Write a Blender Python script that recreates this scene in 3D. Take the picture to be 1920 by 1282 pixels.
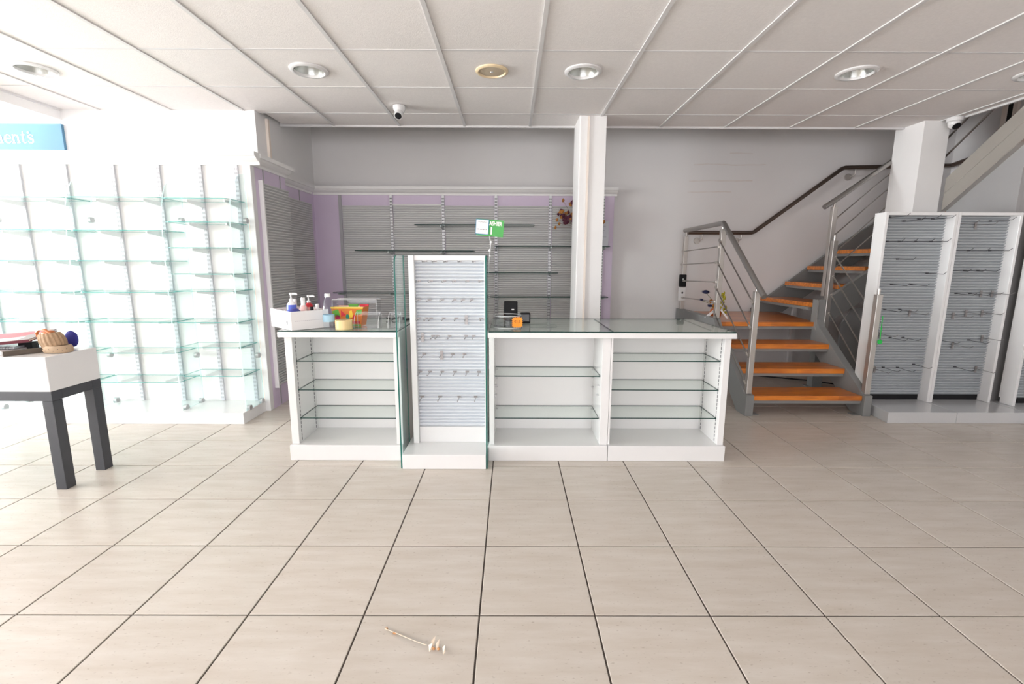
import bpy, bmesh, math, random
from mathutils import Vector, Matrix
random.seed(7)
S = bpy.context.scene
COL = S.collection
for o in list(bpy.data.objects):
    bpy.data.objects.remove(o)

# ------------------------------------------------------------------ camera
cam_d = bpy.data.cameras.new('camera')
cam = bpy.data.objects.new('camera', cam_d)
COL.objects.link(cam)
cam_d.sensor_width = 36.0
cam_d.lens = 874.2 / 1920 * 36.0
cam_d.clip_start = 0.05
P, YW, RL = -0.1676, -0.0026, -0.0038
Rx = Matrix.Rotation(P, 3, 'X'); Rz = Matrix.Rotation(YW, 3, 'Z'); Ry = Matrix.Rotation(RL, 3, 'Y')
M3 = Rz @ Rx @ Ry
right, fwd, up = M3.col[0], M3.col[1], M3.col[2]
mw = Matrix.Identity(4)
for i in range(3):
    mw[i][0] = right[i]; mw[i][1] = up[i]; mw[i][2] = -fwd[i]
mw[2][3] = 1.193
cam.matrix_world = mw
S.camera = cam

# ------------------------------------------------------------------ sky, light, exposure
W = bpy.data.worlds.new('overcast_sky'); S.world = W
W.use_nodes = True
bg = W.node_tree.nodes['Background']
bg.inputs[0].default_value = (1.0, 0.984, 1.005, 1)
bg.inputs[1].default_value = 36.0
S.view_settings.view_transform = 'Standard'
S.view_settings.look = 'None'
S.view_settings.gamma = 1.0
S.view_settings.use_curve_mapping = False
S.view_settings.exposure = 0.0
S.cycles.transparent_max_bounces = 32
S.cycles.max_bounces = 10
S.cycles.diffuse_bounces = 6
S.cycles.glossy_bounces = 4
S.cycles.use_denoising = True
S.cycles.sample_clamp_indirect = 8.0

def portal(loc, rot, sx, sy):
    d = bpy.data.lights.new('window_portal', 'AREA'); d.shape = 'RECTANGLE'; d.size = sx; d.size_y = sy
    d.cycles.is_portal = True
    o = bpy.data.objects.new('window_portal', d); o.location = loc; o.rotation_euler = rot
    COL.objects.link(o)
WX, WY = -9.5, -3.6            # planes of the left and front shop windows
LY0, LY1 = -1.2, 3.55          # extent of the left window
QX0, QX1 = -3.4, 2.2          # extent of the front window
portal((WX-.07, (LY0+LY1)/2, 1.35), (0, -math.pi/2, 0), 2.6, LY1-LY0)
portal(((QX0+QX1)/2, WY-.07, 1.3), (math.pi/2, 0, 0), QX1-QX0, 2.5)

# ------------------------------------------------------------------ materials
def lin(c):
    return tuple((x/12.92 if x <= .04045 else ((x+.055)/1.055)**2.4) for x in c)
def rgb(r, g, b):
    return lin((r/255, g/255, b/255)) + (1,)
MAT = {}
def mat(name, col, rough=.5, metal=0.0, var=.05, scale=8.0, bump=0.0, bscale=200.0, stretch=None, coat=0.0, trans=0.0, emit=None, objvar=0.0, alpha=1.0, spec=.5):
    m = bpy.data.materials.new(name); m.use_nodes = True
    nt = m.node_tree; N = nt.nodes; L = nt.links
    b = N['Principled BSDF']
    b.inputs['Roughness'].default_value = rough
    b.inputs['Metallic'].default_value = metal
    b.inputs['Specular IOR Level'].default_value = spec
    if coat: b.inputs['Coat Weight'].default_value = coat; b.inputs['Coat Roughness'].default_value = .05
    if trans: b.inputs['Transmission Weight'].default_value = trans
    if alpha < 1: b.inputs['Alpha'].default_value = alpha
    tc = N.new('ShaderNodeTexCoord'); mp = N.new('ShaderNodeMapping')
    L.new(tc.outputs['Object'], mp.inputs[0])
    if stretch: mp.inputs['Scale'].default_value = stretch
    nz = N.new('ShaderNodeTexNoise'); nz.inputs['Scale'].default_value = scale; nz.inputs['Detail'].default_value = 4
    L.new(mp.outputs[0], nz.inputs['Vector'])
    mx = N.new('ShaderNodeMix'); mx.data_type = 'RGBA'
    c = col[:3]
    mx.inputs['A'].default_value = tuple(max(0, x*(1-var)) for x in c) + (1,)
    mx.inputs['B'].default_value = tuple(min(1, x*(1+var)) for x in c) + (1,)
    L.new(nz.outputs['Fac'], mx.inputs['Factor'])
    out = mx.outputs['Result']
    if objvar:
        oi = N.new('ShaderNodeObjectInfo'); hs = N.new('ShaderNodeHueSaturation')
        mr = N.new('ShaderNodeMapRange'); mr.inputs['To Min'].default_value = 1-objvar; mr.inputs['To Max'].default_value = 1+objvar
        L.new(oi.outputs['Random'], mr.inputs['Value']); L.new(mr.outputs[0], hs.inputs['Value']); L.new(out, hs.inputs['Color'])
        out = hs.outputs[0]
    L.new(out, b.inputs['Base Color'])
    if bump:
        n2 = N.new('ShaderNodeTexNoise'); n2.inputs['Scale'].default_value = bscale; n2.inputs['Detail'].default_value = 2
        L.new(tc.outputs['Object'], n2.inputs['Vector'])
        bp = N.new('ShaderNodeBump'); bp.inputs['Strength'].default_value = bump; bp.inputs['Distance'].default_value = .002
        L.new(n2.outputs['Fac'], bp.inputs['Height']); L.new(bp.outputs[0], b.inputs['Normal'])
    if emit:
        b.inputs['Emission Color'].default_value = emit[0] + (1,); b.inputs['Emission Strength'].default_value = emit[1]
    MAT[name] = m
    return m
def glass(name, tint, refl=1.0, ior=1.5):
    m = bpy.data.materials.new(name); m.use_nodes = True
    nt = m.node_tree; N = nt.nodes; L = nt.links
    N.remove(N['Principled BSDF'])
    t = N.new('ShaderNodeBsdfTransparent'); t.inputs[0].default_value = tint + (1,)
    g = N.new('ShaderNodeBsdfGlossy'); g.inputs['Roughness'].default_value = .02
    f = N.new('ShaderNodeFresnel'); f.inputs[0].default_value = ior
    geo = N.new('ShaderNodeNewGeometry')
    inv = N.new('ShaderNodeMath'); inv.operation = 'SUBTRACT'; inv.inputs[0].default_value = 1.0   # only outer faces reflect
    L.new(geo.outputs['Backfacing'], inv.inputs[1])
    mu = N.new('ShaderNodeMath'); mu.operation = 'MULTIPLY'
    L.new(f.outputs[0], mu.inputs[0]); L.new(inv.outputs[0], mu.inputs[1])
    m2 = N.new('ShaderNodeMath'); m2.operation = 'MULTIPLY'; m2.inputs[1].default_value = refl
    L.new(mu.outputs[0], m2.inputs[0])
    mx = N.new('ShaderNodeMixShader')
    L.new(m2.outputs[0], mx.inputs[0]); L.new(t.outputs[0], mx.inputs[1]); L.new(g.outputs[0], mx.inputs[2])
    L.new(mx.outputs[0], N['Material Output'].inputs[0])
    MAT[name] = m
    return m

mat('white_paint', (.87, .86, .855), .55, var=.02)
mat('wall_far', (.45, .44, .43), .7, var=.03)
mat('white_laminate', (.77, .765, .765), .22, var=.015, coat=.3)
mat('white_gloss', (.76, .755, .755), .14, var=.015, coat=.4)
mat('grey_gloss', (.56, .565, .575), .16, var=.015, coat=.4)
mat('cornice_white', (.84, .835, .83), .4, var=.02)
mat('peach_trunking', rgb(243, 231, 220), .5)
mat('ceiling_board', (.83, .80, .785), .9, var=.06, scale=60, bump=.5, bscale=160, objvar=.012)
mat('ceiling_bar', (.70, .69, .69), .45, var=.02)
mat('void_shade', (.012, .012, .012), .9)  # near-black colour stands in for shade in voids and gaps
mat('purple_board', rgb(212, 197, 219), .45, var=.04, scale=3)
mat('slat_grey', (.62, .62, .62), .38, metal=.0, var=.03, spec=.6)
mat('slat_pale', (.435, .462, .485), .35, var=.03, spec=.6)
mat('slat_white', (.70, .73, .77), .35, var=.03, spec=.6)
mat('chrome_strip', (.50, .50, .51), .38, metal=.6, var=.15, scale=30)
mat('slot_black', (.02, .02, .025), .7)
mat('upright_grey', (.42, .41, .44), .4, metal=.3)
mat('upright_glare', (.62, .62, .66), .4)  # lighter copy, glare on the left uprights put into the colour
mat('slot_grey', (.13, .13, .14), .6)
mat('slot_glare', (.42, .42, .45), .6)  # lighter copy, glare over the left slots put into the colour
mat('bracket_white', (.8, .81, .82), .3)
mat('bracket_grey', (.42, .46, .46), .35, metal=.4)
mat('rail_steel', (.36, .345, .33), .36, metal=.9, var=.08, scale=12)
mat('stainless', (.58, .55, .52), .40, metal=.9, var=.08, scale=12, stretch=(1, 1, .15))
mat('steel_grey', rgb(138, 139, 138), .42, metal=.15, var=.04)
mat('beam_taupe', rgb(152, 147, 140), .5, var=.03)
mat('wire_steel', (.36, .34, .32), .3, metal=1.0)
mat('rail_dark', (.16, .125, .105), .34, metal=.8, var=.1, stretch=(.2, 4, 4))
mat('table_black', rgb(58, 60, 66), .45, var=.12, scale=25)
mat('hook_metal', (.30, .285, .28), .35, metal=.8)
mat('hook_dark', (.10, .10, .11), .35, metal=.7)
mat('black_plastic', (.012, .012, .014), .5, spec=.2)
mat('grey_panel', rgb(156, 155, 155), .45, var=.03)
mat('orange_pot', rgb(190, 95, 30), .35)
mat('brown_pipe', rgb(120, 90, 70), .5)
glass('clear_glass', (.965, .99, .98), .9)
glass('shelf_glass', (.955, .985, .97), .9)
glass('tint_glass', (.925, .978, .972), .8)
glass('window_glass', (.97, .985, .98), .6)
glass('dimming_glass', (.365, .364, .365), .6)  # tint added to weaken the daylight through the front window
glass('acrylic', (.97, .975, .98), 1.4)
glass('bottle_plastic', (.95, .98, 1.0), 1.3)
mat('edge_teal', (.008, .13, .105), .3, var=.1, spec=.3)
mat('edge_bright', (.05, .36, .33), .2, var=.1, coat=.3, alpha=.75)
mat('edge_pale', (.62, .86, .84), .2, alpha=.55)
mat('edge_dark', (.006, .04, .034), .4, var=.1, spec=.2)
mat('edge_acrylic', (.80, .81, .82), .2, alpha=.7)

def floor_tile_mat():
    m = bpy.data.materials.new('floor_tile'); m.use_nodes = True
    nt = m.node_tree; N = nt.nodes; L = nt.links; b = N['Principled BSDF']
    geo = N.new('ShaderNodeNewGeometry'); oi = N.new('ShaderNodeObjectInfo')
    ad = N.new('ShaderNodeVectorMath'); ad.operation = 'ADD'
    sc = N.new('ShaderNodeVectorMath'); sc.operation = 'SCALE'; sc.inputs['Scale'].default_value = 37.0
    cx = N.new('ShaderNodeCombineXYZ'); L.new(oi.outputs['Random'], cx.inputs[0]); L.new(oi.outputs['Random'], cx.inputs[1])
    L.new(cx.outputs[0], sc.inputs[0]); L.new(geo.outputs['Position'], ad.inputs[0]); L.new(sc.outputs[0], ad.inputs[1])
    mp = N.new('ShaderNodeMapping'); mp.inputs['Scale'].default_value = (1.6, 9, 1); L.new(ad.outputs[0], mp.inputs[0])
    n1 = N.new('ShaderNodeTexNoise'); n1.inputs['Scale'].default_value = 2.2; n1.inputs['Detail'].default_value = 6; n1.inputs['Roughness'].default_value = .6
    L.new(mp.outputs[0], n1.inputs['Vector'])
    cr = N.new('ShaderNodeValToRGB')
    cr.color_ramp.elements[0].position = .3; cr.color_ramp.elements[0].color = (.525, .468, .405, 1)
    cr.color_ramp.elements[1].position = .72; cr.color_ramp.elements[1].color = (.61, .566, .515, 1)
    L.new(n1.outputs['Fac'], cr.inputs[0])
    n2 = N.new('ShaderNodeTexNoise'); n2.inputs['Scale'].default_value = 140; n2.inputs['Detail'].default_value = 1
    mp2 = N.new('ShaderNodeMapping'); mp2.inputs['Scale'].default_value = (.45, 1, 1); L.new(ad.outputs[0], mp2.inputs[0]); L.new(mp2.outputs[0], n2.inputs['Vector'])
    r2 = N.new('ShaderNodeValToRGB'); r2.color_ramp.elements[0].position = .24; r2.color_ramp.elements[0].color = (.80, .78, .76, 1); r2.color_ramp.elements[1].position = .34
    L.new(n2.outputs['Fac'], r2.inputs[0])
    mx = N.new('ShaderNodeMix'); mx.data_type = 'RGBA'; mx.blend_type = 'MULTIPLY'; mx.inputs['Factor'].default_value = 1
    L.new(cr.outputs[0], mx.inputs['A']); L.new(r2.outputs[0], mx.inputs['B'])
    hs = N.new('ShaderNodeHueSaturation'); mr = N.new('ShaderNodeMapRange'); mr.inputs['To Min'].default_value = .97; mr.inputs['To Max'].default_value = 1.03
    L.new(oi.outputs['Random'], mr.inputs['Value']); L.new(mr.outputs[0], hs.inputs['Value']); L.new(mx.outputs['Result'], hs.inputs['Color'])
    L.new(hs.outputs[0], b.inputs['Base Color'])
    b.inputs['Roughness'].default_value = .26
    b.inputs['Specular IOR Level'].default_value = .42
    bp = N.new('ShaderNodeBump'); bp.inputs['Strength'].default_value = .05; bp.inputs['Distance'].default_value = .002
    L.new(n1.outputs['Fac'], bp.inputs['Height']); L.new(bp.outputs[0], b.inputs['Normal'])
    MAT['floor_tile'] = m
floor_tile_mat()
mat('grout', rgb(78, 70, 65), .9, var=.15, scale=30)

def wood_mat():
    m = bpy.data.materials.new('orange_wood'); m.use_nodes = True
    nt = m.node_tree; N = nt.nodes; L = nt.links; b = N['Principled BSDF']
    tc = N.new('ShaderNodeTexCoord'); mp = N.new('ShaderNodeMapping'); mp.inputs['Scale'].default_value = (2.5, 22, 22)
    L.new(tc.outputs['Object'], mp.inputs[0])
    n1 = N.new('ShaderNodeTexNoise'); n1.inputs['Scale'].default_value = 2; n1.inputs['Detail'].default_value = 5; L.new(mp.outputs[0], n1.inputs['Vector'])
    br = N.new('ShaderNodeTexBrick'); br.inputs['Scale'].default_value = 1; br.inputs['Brick Width'].default_value = .42; br.inputs['Row Height'].default_value = .055
    br.inputs['Mortar Size'].default_value = 0; br.inputs['Color1'].default_value = (.80, .80, .80, 1); br.inputs['Color2'].default_value = (1.15, 1.15, 1.15, 1)
    L.new(tc.outputs['Object'], br.inputs['Vector'])
    cr = N.new('ShaderNodeValToRGB'); cr.color_ramp.elements[0].color = (.47, .115, .010, 1); cr.color_ramp.elements[1].color = (.80, .265, .03, 1)
    cr.color_ramp.elements[0].position = .3; cr.color_ramp.elements[1].position = .7
    L.new(n1.outputs['Fac'], cr.inputs[0])
    mx = N.new('ShaderNodeMix'); mx.data_type = 'RGBA'; mx.blend_type = 'MULTIPLY'; mx.inputs['Factor'].default_value = .8
    L.new(cr.outputs[0], mx.inputs['A']); L.new(br.outputs[0], mx.inputs['B'])
    L.new(mx.outputs['Result'], b.inputs['Base Color']); b.inputs['Roughness'].default_value = .28
    b.inputs['Coat Weight'].default_value = .4; b.inputs['Coat Roughness'].default_value = .15
    MAT['orange_wood'] = m
wood_mat()

def wall_mat():
    # off-white wall with a few faint rusty scuff lines left by old fittings
    m = bpy.data.materials.new('wall_paint'); m.use_nodes = True
    nt = m.node_tree; N = nt.nodes; L = nt.links; b = N['Principled BSDF']
    geo = N.new('ShaderNodeNewGeometry'); sp = N.new('ShaderNodeSeparateXYZ'); L.new(geo.outputs['Position'], sp.inputs[0])
    nz = N.new('ShaderNodeTexNoise'); nz.inputs['Scale'].default_value = 2.5; nz.inputs['Detail'].default_value = 4; L.new(geo.outputs['Position'], nz.inputs['Vector'])
    base = N.new('ShaderNodeMix'); base.data_type = 'RGBA'; base.inputs['A'].default_value = (.76, .745, .745, 1); base.inputs['B'].default_value = (.81, .795, .79, 1)
    L.new(nz.outputs['Fac'], base.inputs['Factor'])
    def math_(op, a, bb=None):
        n = N.new('ShaderNodeMath'); n.operation = op
        for i, v in enumerate((a, bb)):
            if v is None: continue
            if isinstance(v, (int, float)): n.inputs[i].default_value = v
            else: L.new(v, n.inputs[i])
        return n.outputs[0]
    wob = math_('MULTIPLY', math_('SUBTRACT', nz.outputs['Fac'], .5), .05)
    total = None
    for z, x0, x1 in ((2.247, 1.97, 2.75), (2.08, 1.93, 2.62), (2.365, 2.35, 2.60), (1.965, 1.92, 2.40)):
        d = math_('ABSOLUTE', math_('SUBTRACT', math_('ADD', sp.outputs['Z'], wob), z))
        line = math_('LESS_THAN', d, .006)
        inx = math_('MULTIPLY', math_('GREATER_THAN', sp.outputs['X'], x0), math_('LESS_THAN', sp.outputs['X'], x1))
        l2 = math_('MULTIPLY', line, inx)
        total = l2 if total is None else math_('MAXIMUM', total, l2)
    n3 = N.new('ShaderNodeTexNoise'); n3.inputs['Scale'].default_value = 12; L.new(geo.outputs['Position'], n3.inputs['Vector'])
    fac = math_('MULTIPLY', total, math_('MULTIPLY', n3.outputs['Fac'], .4))
    mx = N.new('ShaderNodeMix'); mx.data_type = 'RGBA'; mx.inputs['B'].default_value = (.55, .40, .30, 1)
    L.new(base.outputs['Result'], mx.inputs['A']); L.new(fac, mx.inputs['Factor'])
    L.new(mx.outputs['Result'], b.inputs['Base Color']); b.inputs['Roughness'].default_value = .75
    MAT['wall_paint'] = m
wall_mat()

# ------------------------------------------------------------------ mesh helpers
class MB:
    def __init__(s): s.v = []; s.f = []; s.m = []; s.T = None
    def add(s, verts, faces, m=0):
        k = len(s.v)
        for p in verts:
            p = Vector(p)
            if s.T is not None: p = s.T @ p
            s.v.append(tuple(p))
        for i, f in enumerate(faces):
            s.f.append([k+j for j in f]); s.m.append(m[i] if isinstance(m, (list, tuple)) else m)
        return s
    def box(s, x0, x1, y0, y1, z0, z1, m=0):
        return s.add([(x0,y0,z0),(x1,y0,z0),(x1,y1,z0),(x0,y1,z0),(x0,y0,z1),(x1,y0,z1),(x1,y1,z1),(x0,y1,z1)],
                     [(0,3,2,1),(4,5,6,7),(0,1,5,4),(2,3,7,6),(1,2,6,5),(3,0,4,7)], m)
    def bbox(s, x0, x1, y0, y1, z0, z1, b=.004, m=0):
        # box with chamfered edges
        bm = bmesh.new(); bmesh.ops.create_cube(bm, size=1)
        for v in bm.verts: v.co = Vector(((x0+x1)/2+v.co.x*(x1-x0), (y0+y1)/2+v.co.y*(y1-y0), (z0+z1)/2+v.co.z*(z1-z0)))
        bmesh.ops.bevel(bm, geom=list(bm.edges), offset=b, segments=2, affect='EDGES', profile=.5)
        bm.verts.ensure_lookup_table()
        s.add([v.co.copy() for v in bm.verts], [[v.index for v in f.verts] for f in bm.faces], m); bm.free(); return s
    def prism(s, poly, axis, a0, a1, m=0, side=None):
        # poly in the two remaining axes (in xyz order), extruded along axis from a0 to a1
        def mk(p, a):
            return {'x': (a, p[0], p[1]), 'y': (p[0], a, p[1]), 'z': (p[0], p[1], a)}[axis]
        n = len(poly); area = sum(poly[i][0]*poly[(i+1)%n][1]-poly[(i+1)%n][0]*poly[i][1] for i in range(n))
        if (area < 0) != (axis == 'y'): poly = poly[::-1]
        v = [mk(p, a0) for p in poly] + [mk(p, a1) for p in poly]
        f = [list(range(n))[::-1], list(range(n, 2*n))] + [(i, (i+1) % n, n+(i+1) % n, n+i) for i in range(n)]
        return s.add(v, f, [m, m] + [m if side is None else side]*n)
    def tube(s, pts, r, n=8, m=0, caps=True):
        pts = [Vector(p) for p in pts]; k = len(pts); v = []
        rs = r if isinstance(r, (list, tuple)) else [r]*k
        prev = None
        for i, p in enumerate(pts):
            d = (pts[min(i+1, k-1)]-pts[max(i-1, 0)]).normalized()
            if prev is None:
                a = d.orthogonal().normalized()
            else:
                a = (prev - d*prev.dot(d)).normalized()
            prev = a; b = d.cross(a)
            for j in range(n):
                t = 2*math.pi*j/n
                v.append(p + (a*math.cos(t)+b*math.sin(t))*rs[i])
        f = [(i*n+j, i*n+(j+1) % n, (i+1)*n+(j+1) % n, (i+1)*n+j) for i in range(k-1) for j in range(n)]
        if caps: f += [list(range(n))[::-1], list(range((k-1)*n, k*n))]
        return s.add(v, f, m)
    def lathe(s, prof, n=24, c=(0, 0, 0), m=0, axis='z', cap=True):
        v = []
        for r, h in prof:
            for j in range(n):
                t = 2*math.pi*j/n; a, b = r*math.cos(t), r*math.sin(t)
                p = {'z': (a, b, h), 'y': (a, h, -b), 'x': (h, a, b)}[axis]
                v.append((p[0]+c[0], p[1]+c[1], p[2]+c[2]))
        k = len(prof)
        f = [(i*n+j, i*n+(j+1) % n, (i+1)*n+(j+1) % n, (i+1)*n+j) for i in range(k-1) for j in range(n)]
        mm = m
        if isinstance(m, (list, tuple)): mm = [m[i] for i in range(k-1) for j in range(n)]
        if cap:
            f += [list(range(n))[::-1], list(range((k-1)*n, k*n))]
            if isinstance(mm, list): mm = mm + [m[0], m[-1]]
        return s.add(v, f, mm)
    def blob(s, c, r, m=0, n=1, jit=.0):
        bm = bmesh.new(); bmesh.ops.create_icosphere(bm, subdivisions=n, radius=1)
        rr = r if isinstance(r, (tuple, list)) else (r, r, r)
        v = [(c[0]+q.co.x*rr[0]*(1+random.uniform(-jit, jit)), c[1]+q.co.y*rr[1]*(1+random.uniform(-jit, jit)), c[2]+q.co.z*rr[2]*(1+random.uniform(-jit, jit))) for q in bm.verts]
        s.add(v, [[q.index for q in f.verts] for f in bm.faces], m); bm.free(); return s
    def build(s, name, mats, parent=None, smooth=False, kind=None, label=None, cat=None, group=None, bevel=0):
        me = bpy.data.meshes.new(name)
        off = Vector((0, 0, 0))
        q = parent
        while q is not None: off += q.location; q = q.parent
        me.from_pydata([tuple(Vector(p)-off) for p in s.v], [], s.f)
        mats = mats if isinstance(mats, (list, tuple)) else [mats]
        for x in mats: me.materials.append(MAT[x])
        for p, mi in zip(me.polygons, s.m): p.material_index = mi; p.use_smooth = smooth
        me.update()
        o = bpy.data.objects.new(name, me); COL.objects.link(o)
        if parent is not None: o.parent = parent
        if bevel:
            md = o.modifiers.new('bevel', 'BEVEL'); md.width = bevel; md.segments = 2; md.limit_method = 'ANGLE'
        if smooth:
            try: me.set_sharp_from_angle(angle=math.radians(40))
            except Exception: pass
        tag(o, label, cat, group, kind)
        return o
def tag(o, label=None, cat=None, group=None, kind=None):
    if label: o['label'] = label
    if cat: o['category'] = cat
    if group: o['group'] = group
    if kind: o['kind'] = kind
    return o
def thing(name, label, cat, loc, group=None):
    o = bpy.data.objects.new(name, None); COL.objects.link(o); o.location = loc; o.empty_display_size = .1
    return tag(o, label, cat, group)
def place(o, root):
    """re-base a single-mesh top-level thing so that its origin lies at root"""
    r = Vector(root)
    for v in o.data.vertices: v.co -= r
    o.location = r
    return o
def text(name, s, size, mtx, matname, parent=None, extrude=.0006, bold=0.0, align='CENTER'):
    c = bpy.data.curves.new(name, 'FONT'); c.body = s; c.size = size; c.extrude = extrude; c.align_x = align; c.align_y = 'CENTER'; c.offset = bold; c.resolution_u = 3
    t = bpy.data.objects.new(name, c); COL.objects.link(t)
    bpy.context.view_layer.update()
    me = bpy.data.meshes.new_from_object(t)
    bpy.data.objects.remove(t)
    off = Vector((0, 0, 0)); q = parent
    while q is not None: off += q.location; q = q.parent
    me.transform(Matrix.Translation(-off) @ mtx); me.materials.clear(); me.materials.append(MAT[matname])
    o = bpy.data.objects.new(name, me); COL.objects.link(o)
    if parent is not None: o.parent = parent
    return o
def facing(c, n, upv=(0, 0, 1)):
    """matrix that puts a local xy drawing at c, facing n"""
    z = Vector(n).normalized(); x = Vector(upv).cross(z).normalized(); y = z.cross(x)
    m = Matrix.Identity(4)
    for i in range(3): m[i][0], m[i][1], m[i][2], m[i][3] = x[i], y[i], z[i], c[i]
    return m
ORD = ['first', 'second', 'third', 'fourth', 'fifth', 'sixth', 'seventh', 'eighth', 'ninth', 'tenth']

def slats(origin, u, n, width, z0, z1, pitch=.0222, depth=.014):
    """horizontal louvre slats: origin at lower corner, u along the width, n outwards"""
    u = Vector(u); n = Vector(n); o = Vector(origin); mb = MB()
    prof = []
    k = int(round((z1-z0)/pitch)); p = (z1-z0)/k
    for i in range(k):
        b = z0+i*p
        prof += [(b, 0), (b+p*.06, 0), (b+p*.50, depth*.86), (b+p*.60, depth), (b+p*.84, depth), (b+p*.93, depth*.8), (b+p*.95, 0)]
    prof.append((z1, 0))
    prof = [(z1, -.012)] + prof[::-1] + [(z0, -.012)]
    a = [Vector((o.x, o.y, 0))+n*d+Vector((0, 0, z)) for z, d in prof]
    b = [q+u*width for q in a]
    N = len(prof); fl = []
    cr = u.cross(Vector((0, 0, 1))).dot(n)
    for i in range(N):
        j = (i+1) % N
        fl.append((i, j, N+j, N+i) if cr > 0 else (i, N+i, N+j, j))
    fl += [list(range(N)) if cr < 0 else list(range(N))[::-1], list(range(N, 2*N)) if cr > 0 else list(range(N, 2*N))[::-1]]
    return mb.add(a+b, fl)

def plate_z(poly, z, t):      # horizontal glass sheet
    return MB().prism(poly, 'z', z, z+t, 0, 1)
def rrect(x0, x1, y0, y1, r, front_only=True, n=4):
    p = []
    for cx, cy, a0 in ((x1-r, y1-r, 0), (x0+r, y1-r, 90), (x0+r, y0+r, 180), (x1-r, y0+r, 270)):
        if front_only and a0 < 180:
            p.append((cx + (r if a0 == 0 else -r), cy+r)); continue
        for i in range(n+1):
            a = math.radians(a0+90*i/n); p.append((cx+r*math.cos(a), cy+r*math.sin(a)))
    return p

# ================================================================== THE SETTING
CZ = 2.435
T = .397; FX = -.1044; FY = 1.4231
fl = MB().box(WX-.2, 4.9, WY-.2, 5.4, -.2, -.004).build('floor', 'grout', kind='structure')
g = .0029
def tile_mesh(sx, sy):
    mb = MB(); b = .0016; h = .0
    x0, x1, y0, y1 = g, sx-g, g, sy-g
    mb.add([(x0,y0,-.006),(x1,y0,-.006),(x1,y1,-.006),(x0,y1,-.006),(x0,y0,-.0014),(x1,y0,-.0014),(x1,y1,-.0014),(x0,y1,-.0014),
            (x0+b,y0+b,h),(x1-b,y0+b,h),(x1-b,y1-b,h),(x0+b,y1-b,h)],
           [(0,1,5,4),(1,2,6,5),(2,3,7,6),(3,0,4,7),(4,5,9,8),(5,6,10,9),(6,7,11,10),(7,4,8,11),(8,9,10,11)])
    return mb
tm = None; ntile = 0
rest = MB()
for r in range(-13, 10):
    for k in range(-24, 13):
        x = FX+T*k; y = FY+T*r
        if x < WX-.15 or x+T > 4.9 or y+T > 5.41: continue
        ym = y+T
        vis = (y+T > 1.1) and abs(x+T/2) < ym*1.12+.35 and not (y > 4.0 and x < -2.2) and not (y > 3.65 and x < -2.4)
        if vis and ntile < 292:
            if tm is None:
                o = tile_mesh(T, T).build('tile', 'floor_tile', fl); tm = o.data
            else:
                o = bpy.data.objects.new('tile', tm); COL.objects.link(o); o.parent = fl
            o.location = (x, y, 0); ntile += 1
        else:
            q = tile_mesh(T, T); rest.add([(a+x, b+y, c) for a, b, c in q.v], q.f)
rest.build('tile_field', 'floor_tile', fl, kind='stuff')

# back wall, side walls, front wall
MB().box(WX-.15, 4.95, 5.28, 5.45, 0, 4.6).build('wall_back', 'wall_paint', kind='structure')
MB().box(4.76, 4.95, WY-.15, 1.6, 0, 4.6).build('wall_right_front', 'wall_far', kind='structure')
MB().box(4.76, 4.95, 1.6, 5.28, 0, 4.6).build('wall_right', 'wall_paint', kind='structure')
wl = MB()
wl.box(WX-.15, WX, WY-.15, LY0, 0, 4.6).box(WX-.15, WX, LY1, 5.28, 0, 4.6).box(WX-.15, WX, LY0, LY1, 2.65, 4.6).box(WX-.15, WX, LY0, LY1, 0, .08)
wl.build('wall_left', 'white_paint', kind='structure')
wf = MB()
wf.box(WX, QX0, WY-.15, WY, 0, 4.6).box(QX1, 4.76, WY-.15, WY, 0, 4.6).box(QX0, QX1, WY-.15, WY, 2.6, 4.6).box(QX0, QX1, WY-.15, WY, 0, .1)
wf.build('wall_front', 'wall_far', kind='structure')
def shop_window(name, axis, a0, a1, z0, z1, pos, n, gl='window_glass'):
    w = MB()
    t = .05
    def bx(b0, b1, c0, c1):
        if axis == 'y': w.box(pos-.03, pos+.03, b0, b1, c0, c1)
        else: w.box(b0, b1, pos-.03, pos+.03, c0, c1)
    bx(a0, a1, z0, z0+t); bx(a0, a1, z1-t, z1)
    for i in range(n+1):
        q = a0+(a1-a0-t)*i/n; bx(q, q+t, z0, z1)
    o = w.build(name, 'steel_grey', kind='structure')
    for i in range(n):
        q0 = a0+(a1-a0-t)*i/n+t; q1 = a0+(a1-a0-t)*(i+1)/n
        p = MB()
        if axis == 'y': p.box(pos-.004, pos+.004, q0, q1, z0+t, z1-t)
        else: p.box(q0, q1, pos-.004, pos+.004, z0+t, z1-t)
        p.build('pane', gl, o)
shop_window('window_1', 'y', LY0, LY1, .08, 2.65, WX-.08, 2)
shop_window('window_2', 'x', QX0, QX1, .1, 2.6, WY-.08, 4, 'dimming_glass')

# wall block behind the left shelving, with beige trunking on its side
MB().box(WX, -2.14, 4.15, 5.28, 0, 4.6).build('wall_side', 'white_paint', kind='structure')
MB().box(-2.14, -2.118, 4.315, 4.345, 2.0, 2.42).build('trim_1', 'peach_trunking', kind='structure')

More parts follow.
